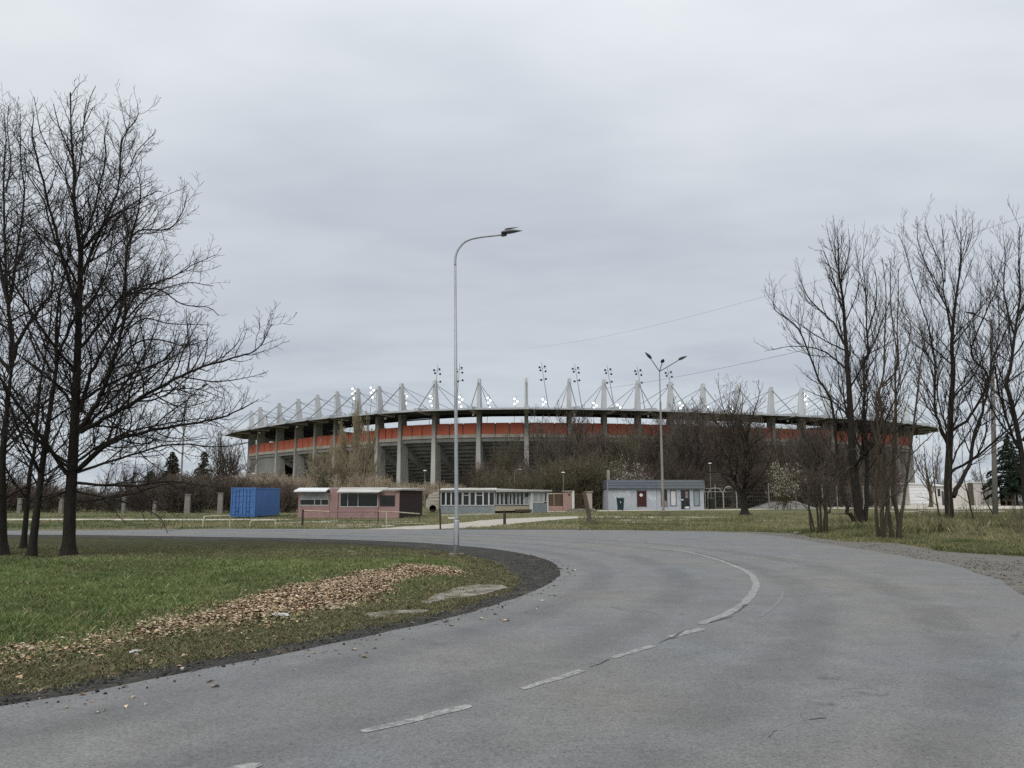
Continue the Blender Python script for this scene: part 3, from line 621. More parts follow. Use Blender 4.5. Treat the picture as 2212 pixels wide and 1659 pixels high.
hero('dark bare tree cut by the edge of the picture, forking high above the lawn', (3, 1207),
     [(3, 1208), (4, 1100), (5, 993), (14, 900), (22, 820), (30, 768), (28, 700)],
     [(c2([(100, 800), (160, 620), (280, 430), (390, 290)]) + c1([(420, 1600), (560, 1250)]), .08), (c2([(90, 850), (80, 500), (50, 250), (40, -50)]) + c1([(30, 900), (45, 640), (30, 420)]), .08),
      (c2([(80, 900), (-60, 700), (-200, 400), (-260, 100)]), .08), (c1([(60, 2000), (120, 1600), (185, 1100), (160, 800), (155, 560), (158, 440)]), .05), (c1([(60, 1900), (-60, 1300), (-100, 900), (-60, 500)]), .06),
      (c1([(45, 1050), (80, 800), (60, 560), (66, 380)]), .03), ([(8, 960), (60, 900), (110, 860), (150, 800)], .04), ([(5, 1010), (-60, 980), (-150, 960)], .05)],
     .15, 13, extra=5, spacing=(.19, .13, .08), lmax=(2.3, 1.0, .36), rmin=.0040, rs=.78, minlen=.10, cr=(.006, .0105))
hero('slender bare tree leaning right beside the thick trunk', (68, 1213), [(66, 1214), (80, 1100), (95, 980), (107, 893), (122, 790), (121, 720), (128, 640), (146, 560), (150, 500)],
     [(c2([(380, 960), (330, 1180), (300, 1380)])[::-1], .02), (c2([(420, 820), (560, 500), (640, 250)]) + c1([(700, 1500), (760, 1200)]), .05), (c2([(400, 900), (250, 620), (120, 400)]), .04), (c1([(430, 2300), (460, 1900), (330, 1500), (220, 1200)]), .04),
      ([(88, 1050), (130, 1030), (190, 1000)], .02), ([(85, 1075), (150, 1060), (235, 1045)], .025)], .105, 23, extra=5, spacing=(.24, .16, .10), lmax=(1.9, .9, .36), rmin=.0040, rs=.85, minlen=.10, cr=(.006, .0105))
hero('slender bare tree rising almost upright between its leaning neighbour and the picture edge', (50, 1196), [(49, 1197), (56, 1120), (65, 1018), (75, 968), (84, 860), (92, 800), (104, 740), (112, 660)],
     [(c2([(300, 800), (230, 600), (180, 350), (190, 50)]), .04), ([(65, 1010), (30, 985), (-20, 960)], .03), ([(72, 975), (100, 930), (120, 880)], .025), (c2([(370, 720), (330, 500), (330, 200)]), .03)], .085, 33, extra=5, spacing=(.24, .16, .10), lmax=(1.9, .9, .36), rmin=.0040, rs=.85, minlen=.10, cr=(.006, .0105))
c3 = lambda pts: Z(1880, 460, 3.253, pts)
c4r = lambda pts: Z(1920, 900, 3.456, pts)
RT = dict(spacing=(.46, .26, .165), ratio=(.44, .44, .44), lmax=(3.6, 1.5, .6), rmin=.0060, minlen=.16, rs=.72, trop=.17, ang=(20, 44), wob=.12, fall=.72, cr=(.008, .0115))
hero('tall bare tree with several blackish trunks fanning from one base beside the road', (1853, 1140),
     c4r([(800, 1430), (770, 1200), (730, 850), (715, 500), (690, 100)]) + c3([(760, 1250), (740, 950), (710, 740), (700, 480), (697, 360)]),
     [(c4r([(740, 1390), (665, 1230), (605, 900), (575, 560), (540, 350), (420, 120)]) + c3([(400, 1220), (280, 1090), (180, 1010), (185, 840)]), .17),
      (c4r([(840, 1400), (855, 1000), (850, 700), (835, 400), (830, 0)]) + c3([(940, 1400), (930, 1100), (920, 820), (900, 640), (940, 420)]), .18),
      (c3([(745, 1300), (660, 1130), (480, 950), (400, 800), (385, 680)]), .09), (c3([(730, 1000), (640, 700), (580, 550), (510, 540)]), .06), (c3([(720, 800), (780, 600), (790, 450), (782, 360)]), .06),
      (c4r([(690, 480), (560, 360), (420, 300), (280, 240)]), .08), (c3([(930, 1250), (1000, 1000), (1010, 760), (960, 590)]), .07), (c3([(925, 900), (870, 700), (840, 450)]), .04),
      (c3([(760, 1500), (560, 1350), (330, 1320), (100, 1360)]), .07), (c4r([(850, 620), (930, 520), (980, 300), (1090, 60)]), .08), (c3([(700, 700), (640, 480), (600, 330)]), .04)],
     .27, 43, extra=7, flare=1.3, **RT)
hero('tall bare tree with two dark trunks forking low, standing in the dry verge', (2052, 1134),
     c4r([(1575, 1420), (1560, 1200), (1555, 1050), (1570, 700), (1580, 400), (1600, 100)]) + c3([(1625, 1300), (1650, 1000), (1690, 700), (1700, 480), (1695, 350)]),
     [(c4r([(1600, 1180), (1680, 1030), (1755, 850), (1780, 640), (1850, 450), (1920, 150)]) + c3([(1960, 1420), (2080, 1170), (2180, 960), (2205, 700)]), .20),
      (c4r([(1550, 760), (1480, 560), (1440, 380), (1440, 100)]) + c3([(1490, 1450), (1440, 1180), (1330, 850), (1250, 560), (1190, 400)]), .13),
      (c4r([(1580, 620), (1750, 480), (1900, 150)]) + c3([(1780, 1380), (1900, 1050), (1990, 850), (2010, 700), (2090, 450)]), .12),
      (c3([(1620, 1200), (1560, 900), (1540, 680), (1430, 420), (1405, 310)]), .09), (c3([(1610, 1050), (1480, 800), (1360, 500), (1345, 320)]), .07), (c3([(1690, 650), (1780, 450), (1800, 220)]), .05), (c3([(1700, 500), (1640, 330), (1625, 260)]), .035),
      (c3([(1640, 1300), (1760, 1150), (1860, 1000), (1840, 620)]), .06), (c3([(1570, 800), (1560, 500), (1530, 250)]), .05), (c3([(1500, 1500), (1400, 1350), (1290, 1280), (1200, 1050)]), .06), (c3([(1680, 700), (1740, 420), (1735, 260)]), .04)],
     .26, 53, extra=7, flare=1.5, **RT)
hero('bare tree leaning in over the verge past the concrete lamp pole', (2235, 1146),
     c4r([(2250, 1350), (2220, 1100), (2190, 800), (2110, 400), (2060, 200)]) + c3([(2100, 1500), (2140, 1200), (2180, 900), (2170, 640), (2180, 350)]),
     [(c4r([(2190, 800), (2110, 650), (2000, 300), (1960, 50)]) + c3([(1960, 1500), (2010, 1200), (2000, 900)]), .10), (c3([(2140, 1250), (2050, 900), (2060, 600), (2040, 400)]), .07), (c3([(2150, 1100), (2300, 800), (2320, 500)]), .08), (c4r([(2200, 700), (2350, 400), (2400, 0)]), .1)],
     .17, 63, extra=6, **RT)
hero('broad bare tree with a short stout trunk standing right of the grey kiosk', (1609, 1113),
     [(1609, 1114), (1608, 1085), (1606, 1062)] + Z(1600, 1000, 5.53, [(1450, 1180), (1480, 1000), (1480, 650), (1500, 350), (1540, 100)]),
     [(Z(1600, 1000, 5.53, [(1430, 1290), (1300, 1100), (1240, 900), (1250, 600), (1210, 300), (1120, 0), (1080, -250)]), .16), (Z(1600, 1000, 5.53, [(1480, 1250), (1600, 1120), (1750, 1060), (1880, 960)]), .10),
      (Z(1600, 1000, 5.53, [(1240, 850), (1290, 500), (1270, 250), (1230, 50), (1260, -250)]), .10), (Z(1600, 1000, 5.53, [(1300, 1080), (1100, 1000), (900, 1010), (720, 1040)]), .09), (Z(1600, 1000, 5.53, [(1230, 600), (1130, 400), (980, 200), (850, 30)]), .09),
      (Z(1600, 1000, 5.53, [(1490, 700), (1620, 560), (1800, 420), (1900, 200)]), .09), (Z(1600, 1000, 5.53, [(1500, 400), (1580, 150), (1650, -100), (1600, -260)]), .08), (Z(1600, 1000, 5.53, [(1480, 900), (1640, 850), (1900, 850)]), .07), (Z(1600, 1000, 5.53, [(1260, 300), (1340, 50), (1400, -220)]), .07), (Z(1600, 1000, 5.53, [(1240, 780), (1090, 760), (960, 800), (800, 740)]), .07), (Z(1600, 1000, 5.53, [(1480, 600), (1400, 300), (1420, 0), (1380, -200)]), .08)],
     .33, 73, m_bark, m_twig2, extra=15, spacing=(.30, .22, .17), ratio=(.40, .45, .46), lmax=(2.9, 1.3, .65), rmin=.0105, minlen=.2)
m_bark3 = M('dull_olive_bark', (.052, .043, .028), .95, .4, 5, .6, 20, stretch=(3, 3, .6))
# thin multi-stemmed ones by the road
def multi(label, base, stems, r, seed, mt, mc, **kw):
    b = G(*base); root = thing('bare_tree', label, 'tree', b); T = Tree(seed, **kw); rr = random.Random(seed)
    for pp in stems:
        L_ = 0; dep = rr.uniform(-1.2, 1.2); dep0 = rr.uniform(-.25, .25); n = len(pp)
        P = [W(x, y, b.y + dep0 + dep * k / (n - 1)) - b for k, (x, y) in enumerate(pp)]; P[0].z = -.1
        P = catmull(P, 5); n = len(P); rad = [r * (1 - .88 * (k / (n - 1)) ** .9) * rr.uniform(.9, 1.1) for k in range(n)]; T.add(P, rad, True); T.kids(P, rad, 0, 0, .22)
    T.build(root, mt, mc, kt=6); return root
cs = lambda pts: Z(1960, 1160, 6.9125, pts)
multi('clump of thin olive-brown stems crossing in a cage at the road edge', (1921, 1166),
      [cs([(1660, 1290), (1600, 1000), (1590, 700)]) + c4r([(930, 1100), (960, 700), (940, 300)]) + c3([(1180, 1500), (1180, 1200), (1190, 900), (1190, 690)]),
       cs([(1690, 1290), (1760, 1000), (1800, 600)]) + c4r([(1040, 1100), (1080, 700), (1110, 300)]) + c3([(1180, 1659), (1290, 1200), (1220, 950)]),
       cs([(1880, 1310), (1830, 1000), (1780, 700)]) + c4r([(1000, 1000), (1000, 600), (960, 300), (1000, 100)]) + c3([(1080, 1200), (1090, 900), (1060, 600)]),
       cs([(1970, 1330), (1980, 1000), (1920, 700), (1880, 500)]) + c4r([(1090, 900), (1100, 500), (1100, 100)]) + c3([(1180, 1400), (1130, 1000), (1130, 600)]),
       cs([(1990, 1330), (2020, 900), (2060, 700)]) + c4r([(1200, 1000), (1240, 700), (1290, 300), (1320, 0)]) + c3([(1390, 1300), (1330, 1000)]),
       cs([(1700, 1200), (1690, 850), (1720, 650)]) + c4r([(1000, 1000), (930, 700), (880, 500)])], .085, 83, m_bark3, m_twig2, spacing=(.34, .24, .18), ratio=(.34, .42, .46), lmax=(1.8, .9, .5), rmin=.006, trop=.12, ang=(22, 48), minlen=.16)
multi('spindly purple-brown thicket tree with many thin stems at the road edge', (1767, 1156),
      [cs([(470, 1180), (440, 850), (410, 650), (340, 350)]) + c4r([(300, 900), (240, 700), (130, 600)]), cs([(540, 1180), (480, 950), (430, 700)]) + c4r([(370, 1100), (330, 850), (280, 700)]),
       cs([(600, 1180), (580, 850), (540, 650), (450, 450)]) + c4r([(400, 900), (340, 700), (300, 550)]), cs([(640, 1190), (630, 800), (600, 500)]) + c4r([(430, 1000), (420, 700), (430, 450)]),
       cs([(720, 1190), (720, 900), (690, 700), (620, 450)]) + c4r([(470, 1000), (500, 800), (540, 650)]), cs([(740, 1190), (745, 900), (720, 650), (740, 450)]) + c4r([(500, 1050), (560, 900), (640, 780)]),
       cs([(690, 1190), (700, 900), (800, 810)]) + c4r([(520, 1180), (590, 1000), (620, 850)])], .05, 93, m_bark3, m_twig_dk, spacing=(.24, .19, .15), ratio=(.42, .46, .46), lmax=(1.6, .8, .45), rmin=.006, trop=.10, ang=(24, 50), minlen=.14)
cz = lambda pts: Z(2240, 1160, 6.9125, pts)
for k, (x, y, pts, lb) in enumerate([(2109, 1144, [(1290, 760), (1225, 450), (1190, 330)], 'dark sapling with one bent stem right of the forked tree'), (2033, 1135, [(700, 620), (680, 450)], 'dark sapling leaning left against the forked trunk'),
                       (2051, 1141, [(920, 600), (905, 350), (940, 110)], 'pale thin sapling right in front of the forked trunk'), (2152, 1120, [(1540, 600), (1490, 330), (1440, 0)], 'dark thin sapling just left of the concrete lamp pole')]):
    q = cz(pts); multi(lb, (x, y), [[(x, y)] + q + [(q[-1][0] - 6, q[-1][1] - 60), (q[-1][0] - 4, q[-1][1] - 120)]], .05 if k != 2 else .035, 120 + k, m_bark if k != 2 else m_bark2, m_twig, spacing=(.5, .3, .25), ratio=(.3, .4, .4), lmax=(1.3, .6, .4), rmin=.006, minlen=.2)

# dry weeds in the verge by the trees
def weed(seed):
    T = Tree(seed, spacing=(.16, .13, .12), ratio=(.4, .4, .4), lmax=(.4, .2, .1), levels=2, rmin=.006, minlen=.08, trop=.2)
    for k in range(9):
        a = T.r.random() * 6.28; T.branch(Vector((T.r.gauss(0, .22), T.r.gauss(0, .15), -.03)), Vector((math.cos(a) * .22, math.sin(a) * .22, 1)).normalized(), T.r.uniform(.6, 1.5), .011, 1)
    return T
wt = []
for k in range(3):
    r_ = thing('dry_weed', 'tuft of dry brown weeds standing in the verge near the forked tree', 'weed', (0, 0, 0), group='dry weeds in the verge'); T = weed(200 + k); tubes_mesh('weed_stems', T.thin + T.thick, m_twig_olive, r_, 3); wt.append(r_)
for k in range(46):
    x = rnd.uniform(1985, 2240) if k < 38 else rnd.uniform(1800, 1985); y = rnd.uniform(1112, 1166) if k < 38 else rnd.uniform(1140, 1155); p = G(x, y); sc = rnd.uniform(.6, 1.15)
    if k < 3: wt[k].location = p
    else: dup(wt[k % 3], p, rnd.random() * 6.28, sc)

# ------------------------------------------------------------------ background trees
def template(kind, seed):
    """one unit tree, built once and copied"""
    if kind == 'tree':
        T = Tree(seed, spacing=(.55, .42, .34), ratio=(.46, .5, .5), lmax=(4.2, 1.9, .9), rmin=.018, minlen=.32, fall=.6, trop=.12, ang=(26, 52), wob=.15); r = T.r
        n = r.choice((1, 2, 2, 3))
        for k in range(n):
            x = r.gauss(0, .35) * (n > 1); sp_ = .5 if n > 1 else .12; h = r.uniform(9, 11.5)
            P = [Vector((x, r.gauss(0, .3), -.2)), Vector((x + r.gauss(0, .3) * sp_ * 2, r.gauss(0, .3), h * .3)), Vector((x * 2 + r.gauss(0, 1) * sp_, r.gauss(0, .8), h * .65)), Vector((x * 3 + r.gauss(0, 1.4) * sp_, r.gauss(0, 1), h))]
            P = catmull(P, 5); m = len(P); rad = [.19 * (1 - .86 * q / (m - 1)) for q in range(m)]; T.add(P, rad, True); T.kids(P, rad, 0, 0, .14)
            for e in range(4):
                i = int((.15 + .15 * e) * m); a = r.random() * 6.28; dr = Vector((math.cos(a) * .6, math.sin(a) * .6, .8)); ln = r.uniform(3.2, 5.2)
                T.limb([P[i], P[i] + dr * ln * .4, P[i] + dr * ln * .7 + Vector((0, 0, .5)), P[i] + dr * ln + Vector((0, 0, 1.4))], .085, .02)
    elif kind == 'shrub':
        T = Tree(seed, spacing=(.24, .20, .18), ratio=(.5, .5, .5), lmax=(1.6, .8, .5), rmin=.012, minlen=.16, fall=.62, trop=.10, ang=(22, 55), wob=.2, levels=3); r = T.r
        for k in range(15):
            a = r.random() * 6.28; t = r.uniform(.15, .75); T.limb([Vector((r.gauss(0, .5), r.gauss(0, .4), -.1)), Vector((math.cos(a) * t * 1.2, math.sin(a) * t * 1.2, 1.3)), Vector((math.cos(a) * t * 2.6 + r.gauss(0, .2), math.sin(a) * t * 2.6, r.uniform(2.2, 3.6)))], .04, .013, per=3, start=.08, thick=k < 6)
    elif kind == 'wand':                              # upright fine twigged, birch like
        T = Tree(seed, spacing=(.34, .26, .22), ratio=(.42, .5, .5), lmax=(3.4, 1.5, .8), fall=.62, rmin=.018, minlen=.25, trop=.16, ang=(14, 34), wob=.10); r = T.r
        for k in range(3):
            x = r.gauss(0, .5); h = r.uniform(8.5, 11); P = catmull([Vector((x, r.gauss(0, .3), -.2)), Vector((x * 1.4, r.gauss(0, .4), h * .5)), Vector((x * 2 + r.gauss(0, .5), r.gauss(0, .6), h))], 6); m = len(P); rad = [.12 * (1 - .85 * q / (m - 1)) for q in range(m)]; T.add(P, rad, True); T.kids(P, rad, 0, 0, .06)
    return T
def proto(name, kind, seed, mt, mc, label, cat, group):
    r_ = thing(name, label, cat, (0, 0, 0), group=group); template(kind, seed).build(r_, mt, mc, kt=5, kc=3); return r_
def scatter(protos, spots, labels=None):
    first = set()
    for k, (p, sc, j) in enumerate(spots):
        q = protos[j % len(protos)]; a = rnd.random() * 6.28; s3 = (sc[0], sc[0], sc[1]) if hasattr(sc, '__len__') else (sc, sc, sc)
        if id(q) not in first: first.add(id(q)); q.location = p; q.rotation_euler = (0, 0, a); q.scale = s3
        else: dup(q, p, a, s3)
def at(px, Y): p = W(px, 1072, Y); return Vector((p.x, Y, 0))
# dark thicket between the grey kiosk and the stadium
lab = 'bare dark brown tree in the dense thicket before the stadium'; grp = 'bare trees of the thicket before the stadium'
pr_ = [proto('bare_tree', 'tree', 300 + k, m_bark if k % 2 else m_bark2, (m_twig_red, m_twig_dk, m_twig_grey, m_twig_red, m_twig_dk, m_twig_olive, m_twig2)[k], lab, 'tree', grp) for k in range(7)]
spots = []
def top_of(px): return np.interp(px, [1030, 1060, 1110, 1160, 1210, 1260, 1330, 1400, 1470, 1540, 1620, 1700, 1760, 1840, 1900, 1990], [985, 940, 905, 888, 882, 880, 878, 885, 868, 875, 890, 900, 905, 960, 965, 970])
for k in range(66):
    px = 1040 + 790 * ((k * .61803) % 1) + rnd.uniform(-8, 8); Y = rnd.uniform(118, 152); tp = top_of(px) + (8 if k % 5 == 0 or px > 1470 else 38) + abs(rnd.gauss(0, 24)); h = (1072 - tp) / F * Y + 1.6
    spots.append((at(px, Y), (h / 11.5 * rnd.uniform(.75, 1.0), h / 11.5), k))
for k in range(14):
    px = rnd.uniform(1800, 1940); Y = rnd.uniform(120, 155); h = (1072 - rnd.uniform(950, 1010)) / F * Y + 1.6; spots.append((at(px, Y), h / 11.5, k))
scatter(pr_, spots)
# dark undergrowth in front of it
lab = 'dark leafless shrub in the undergrowth at the foot of the thicket'; grp = 'leafless shrubs at the foot of the thicket'
ps = [proto('bare_shrub', 'shrub', 330 + k, m_bark2, (m_twig_dk, m_twig_red, m_twig2, m_twig_grey)[k], lab, 'shrub', grp) for k in range(4)]
spots = []
for k in range(84):
    px = 1030 + 890 * ((k * .61803) % 1) + rnd.uniform(-10, 10); Y = rnd.uniform(104, 126); h = rnd.uniform(3.5, 6.8) if px < 1800 else rnd.uniform(2.5, 4.5); spots.append((at(px, Y), (h / 3.6 * .85, h / 3.6), k))
scatter(ps, spots)
lab = 'olive leafless shrub with a greenish tinge before the dark thicket'; grp = 'olive shrubs before the thicket'
po = [proto('bare_shrub', 'shrub', 340 + k, m_bark2, m_twig_olive, lab, 'shrub', grp) for k in range(2)]
scatter(po, [(at(px, Y), (h / 3.6 * 1.0, h / 3.6), k) for k, (px, Y, h) in enumerate([(1050, 98, 4.4), (1080, 97, 4.8), (1112, 96, 4.2), (1150, 98, 4.6), (1190, 99, 5.2), (1220, 100, 5.8), (1250, 101, 6.6), (1275, 102, 6.8), (1295, 101, 6.0), (1205, 105, 6.0), (1240, 108, 6.6), (735, 108, 5.2), (715, 110, 5.6), (755, 111, 5.0), (590, 120, 5.2)])])
# tan wands against the left facade
lab = 'tan fine-twigged tree screening the stadium columns'; grp = 'tan trees screening the stadium columns'
pw = [proto('birch_tree', 'wand', 360 + k, M('pale_stem', (.36, .32, .24), .9, .3, 3), M('straw_twig', (.30, .25, .165), .95, .3, .8), lab, 'tree', grp) for k in range(2)]
scatter(pw, [(at(px, Y), (h / 10 * wd, h / 10), k) for k, (px, Y, h, wd) in enumerate([(672, 158, 9.5, .9), (700, 160, 11, .9), (727, 156, 12.5, .8), (748, 152, 13.5, .75), (775, 151, 16.5, .6), (798, 153, 12.5, .75), (690, 150, 7.0, 1.0), (735, 148, 8, 1.0), (765, 147, 8.0, 1.0), (803, 146, 7.5, .9)])])
lab = 'tan-grey bare shrub in the low scrub between kiosks and stadium'; grp = 'tan scrub between the kiosks and the stadium'
pt = [proto('bare_shrub', 'shrub', 370 + k, m_bark2, m_twig_tan, lab, 'shrub', grp) for k in range(3)]
spots = []
for k in range(80):
    px = 470 + 580 * ((k * .61803) % 1) + rnd.uniform(-8, 8); Y = rnd.uniform(92, 140); tp = np.interp(px, [470, 540, 620, 660, 720, 780, 860, 920, 1040], [1040, 1022, 1026, 1034, 1030, 1022, 1046, 1042, 1050]) + abs(rnd.gauss(0, 9)); h = (1072 - tp) / F * Y + 1.6
    spots.append((at(px, Y), (h / 3.6 * 1.05, h / 3.6), k))
scatter(pt, spots)
# thicket behind the container and the left trees
lab = 'purple-brown leafless shrub in the thicket behind the fence posts'; grp = 'leafless shrubs behind the fence posts'
pl_ = [proto('bare_shrub', 'shrub', 380 + k, m_bark2, (m_twig_red, m_twig_grey, m_twig_dk, m_twig_red)[k], lab, 'shrub', grp) for k in range(4)]
spots = []
for k in range(96):
    px = -260 + 900 * ((k * .61803) % 1) + rnd.uniform(-8, 8); Y = rnd.uniform(78, 100); tp = np.interp(px, [-260, 0, 150, 230, 280, 330, 430, 520, 600, 640], [1030, 1035, 1048, 1055, 1050, 1026, 1020, 1030, 1040, 1040]) + abs(rnd.gauss(0, 9)); h = (1072 - tp) / F * Y + 1.6
    spots.append((at(px, Y), (h / 3.6 * 1.15, h / 3.6), k))
scatter(pl_, spots)
lab = 'bare tree standing far behind the fence posts'; grp = 'bare trees far behind the fence posts'
pf = [proto('bare_tree', 'tree', 390 + k, m_bark2, m_twig2, lab, 'tree', grp) for k in range(2)]
scatter(pf, [(at(px, Y), h / 11.5, k) for k, (px, Y, h) in enumerate([(505, 130, 10), (470, 128, 11.5), (525, 135, 8), (280, 120, 6.5), (225, 118, 6), (40, 115, 6), (100, 120, 7), (-80, 110, 9), (-180, 120, 8), (335, 115, 7), (488, 140, 13)])])
lab = 'bare tree or tall shrub along the far edge of the verge beside the white sheds'; grp = 'bare trees around the white sheds'
pg = [proto('bare_tree', 'tree', 395 + k, m_bark2, m_twig2, lab, 'tree', grp) for k in range(2)]
scatter(pg, [(at(px, Y), (h / 11.5 * .9, h / 11.5), k) for k, (px, Y, h) in enumerate([(2035, 172, 8), (2075, 175, 7.5), (2105, 170, 7), (2130, 175, 7), (2240, 150, 12), (2200, 175, 9), (1905, 105, 9), (1935, 110, 8)])])
hero('small bare pollarded tree with a forked trunk before the white shed', (2011, 1095.5), [(2011, 1096), (2010, 1070), (2008, 1050), (2000, 1010), (1996, 960)],
     [([(2009, 1052), (2020, 1030), (2026, 985), (2030, 940)], .12), ([(2008, 1050), (1992, 1020), (1985, 970)], .1), ([(2009, 1060), (1996, 1035), (1975, 985), (1972, 950)], .1)], .26, 140, m_bark2, m_twig2, extra=4, spacing=(.5, .4, .3), rmin=.02, minlen=.3, trop=.18, ang=(18, 40))
# blossom
m_blos = M('white_blossom', (.52, .50, .42), .8, .2, 3)
def blossom(label, px, Y, w, h, z0, seed):
    r_ = thing('blossom_shrub', label, 'shrub', at(px, Y)); T = template('shrub', seed)
    for l in (T.thick, T.thin):
        for k in range(len(l)): l[k] = ([Vector((q.x * w / 2.2, q.y * w / 2.2, q.z * h / 3.6)) for q in l[k][0]], l[k][1])
    T.build(r_, m_bark2, m_twig_olive, kt=5, kc=3)
    tips = np.array([tuple(l[0][-1]) for l in T.thin if l[0][-1].z > z0]); tips = tips[nr.random(len(tips)) < .34]; g = np.repeat(tips, 3, 0); g = g + nr.normal(size=g.shape) * .10
    a = nr.normal(size=(len(g), 2, 3)); a /= np.linalg.norm(a, axis=2, keepdims=True); s = .055
    V = np.stack([g - a[:, 0] * s, g + a[:, 1] * s, g + a[:, 0] * s, g - a[:, 1] * s], 1).reshape(-1, 3); np_mesh('blossom', V, np.arange(len(V)).reshape(-1, 4), 4, m_blos, r_)
blossom('white blossoming shrub peeping above the grey kiosk roof', 1352, 99, 3.0, 5.6, 3.6, 401)
blossom('creamy blossoming shrub at the fence right of the stout tree', 1693, 96, 3.0, 5.0, 1.6, 402)
blossom('small white flowering shrub at the foot of the left stadium columns', 668, 140, 3.4, 6.2, 3.4, 403)
# conifers
m_needle = M('dark_conifer_needles', (.020, .034, .020), .9, .5, 2); m_needle2 = M('brown_green_conifer_needles', (.055, .048, .030), .9, .5, 2)
def conifer(label, px, Y, h, w, z0, seed, mat, dens=1.0):
    r_ = thing('conifer', label, 'tree', at(px, Y)); rr = random.Random(seed); t = MB(); t.tube([(0, 0, -.2), (.05, 0, h * .5), (0, 0, h * .98)], [h * .02, h * .013, .02], 7); t.build('trunk', m_bark2, r_)
    g = np.random.default_rng(seed); Vs = []
    z = z0
    while z < h * .985:
        f = (z - z0) / (h - z0); L_ = w * (1 - f) ** .8 * rr.uniform(.6, 1.15) + .12
        for k in range(int(5 + 4 * (1 - f))):
            a = rr.random() * 6.283; n = max(10, int(60 * L_ * dens)); u = g.random(n) ** .6; lat = (g.random(n) - .5) * .55 * L_ * (1.1 - u) ; dz = .10 * L_ * np.sin(u * 3) - .22 * L_ * u ** 2 + g.normal(size=n) * .07
            c = np.stack([np.cos(a) * u * L_ - np.sin(a) * lat, np.sin(a) * u * L_ + np.cos(a) * lat, z + dz], 1); e = g.normal(size=(n, 2, 3)) * np.array([1, 1, .5]); e /= np.linalg.norm(e, axis=2, keepdims=True); s = .16
            Vs.append(np.stack([c - e[:, 0] * s, c + e[:, 0] * s, c + e[:, 1] * s * 1.3], 1).reshape(-1, 3))
        z += h * .028 * rr.uniform(.7, 1.3)
    V = np.concatenate(Vs); np_mesh('crown', V, np.arange(len(V)).reshape(-1, 3), 3, mat, r_)
conifer('dense dark evergreen behind the brown stall sign', 2186, 136, 12.2, 4.4, 2.0, 501, m_needle, .8)
conifer('smaller dark evergreen at the edge of the picture past the stall', 2236, 142, 10.5, 4.0, 1.5, 502, m_needle, .8)
conifer('brownish spruce left of the container, behind the low branches', 368, 112, 8.0, 2.6, .8, 503, m_needle2, .5)
conifer('thin brownish spruce nearer the container, its tip slightly bent', 437, 116, 8.2, 2.4, .8, 504, m_needle2, .4)
conifer('low dark spruce half hidden by the leftmost drooping boughs', 322, 108, 5.0, 2.4, .4, 505, m_needle, .5)
# ------------------------------------------------------------------ stadium
ZT = 27.6
px_top = [(542, 887), (563, 880), (602, 870.6), (641.5, 860.6), (683, 852), (725, 844), (771, 839), (818, 834.5), (867.6, 829), (938.4, 820.6), (1034, 815.6), (1137, 815.6), (1230, 817.6), (1305, 819.7), (1378.5, 821.5), (1450, 824), (1519, 829)]
near_p = [A(x, y, ZT) for x, y in px_top]; near_p = [Vector((p.x, p.y, 0)) for p in near_p]
xs = np.array([p.x for p in near_p]); ys = np.array([p.y for p in near_p])
for _ in range(2):
    y2 = ys.copy(); y2[1:-1] = .25 * ys[:-2] + .5 * ys[1:-1] + .25 * ys[2:]; ys = y2
near_p = [Vector((a, b_, 0)) for a, b_ in zip(xs, ys)]
right = resample(catmull([near_p[-1], Vector((64, 188.5, 0)), Vector((84, 198, 0)), Vector((102, 210, 0)), Vector((112, 221, 0)), Vector((115, 236, 0)), Vector((108, 258, 0)), Vector((88, 286, 0)), Vector((54, 305, 0)), Vector((14, 312, 0)), Vector((-28, 306, 0)), Vector((-58, 288, 0)), Vector((-72, 268, 0)), near_p[0] + Vector((.5, 8.5, 0)), near_p[0]], 8), 9.3)
ring = near_p + right[1:-1]
if (ring[-1] - ring[0]).length < 5: ring = ring[:-1]
NR = len(ring); cen = sum(ring, Vector()) / NR
tang = [(ring[(i + 1) % NR] - ring[i - 1]).normalized() for i in range(NR)]
nout = [Vector((t.y, -t.x, 0)) for t in tang]
nout = [n if n.dot(p - cen) > 0 else -n for n, p in zip(nout, ring)]
m_pyl = M('pale_grey_concrete', (.53, .545, .55), .85, .14, .5, .2, 5, stretch=(1, 1, .2), stain=((.24, .24, .235), .60, .6))
m_col = M('column_concrete', (.42, .41, .38), .9, .2, .5, .2, 5, stretch=(1, 1, .15), stain=((.17, .165, .15), .56, .7))
m_red = M('faded_red_panels', (.62, .165, .10), .7, .12, .35, stretch=(1, 1, .4), stain=((.48, .14, .085), .60, .4))
m_strip = M('beige_fascia_concrete', (.50, .44, .385), .85, .2, .4, stain=((.25, .20, .16), .6, .5))
m_raker = M('grey_raker_concrete', (.30, .305, .295), .9, .2, .4, stain=((.12, .12, .115), .58, .5))
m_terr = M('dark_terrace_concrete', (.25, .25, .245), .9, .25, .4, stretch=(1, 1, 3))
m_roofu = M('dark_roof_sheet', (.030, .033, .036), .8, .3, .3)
m_roofe = M('grey_roof_edge', (.42, .44, .455), .6, .15, .4, metallic=.1)
m_wall = M('grey_panel_wall', (.24, .245, .235), .9, .22, .35, stretch=(1, 1, .4))
m_cab = M('steel_cable', (.16, .17, .18), .6, .1, 5)
m_lit = emis('lit_floodlight', (1, 1, .98), 2.0)
sta = thing('stadium', 'large concrete stadium with red panel band, masts and cable-stayed roof', 'stadium', (0, 0, 0))
def zdrop(i): return -.95 * float(np.clip((868 - px_top[i][0]) / 143, 0, 1)) if i < len(px_top) else (-.5 if i > NR - 12 else 0)
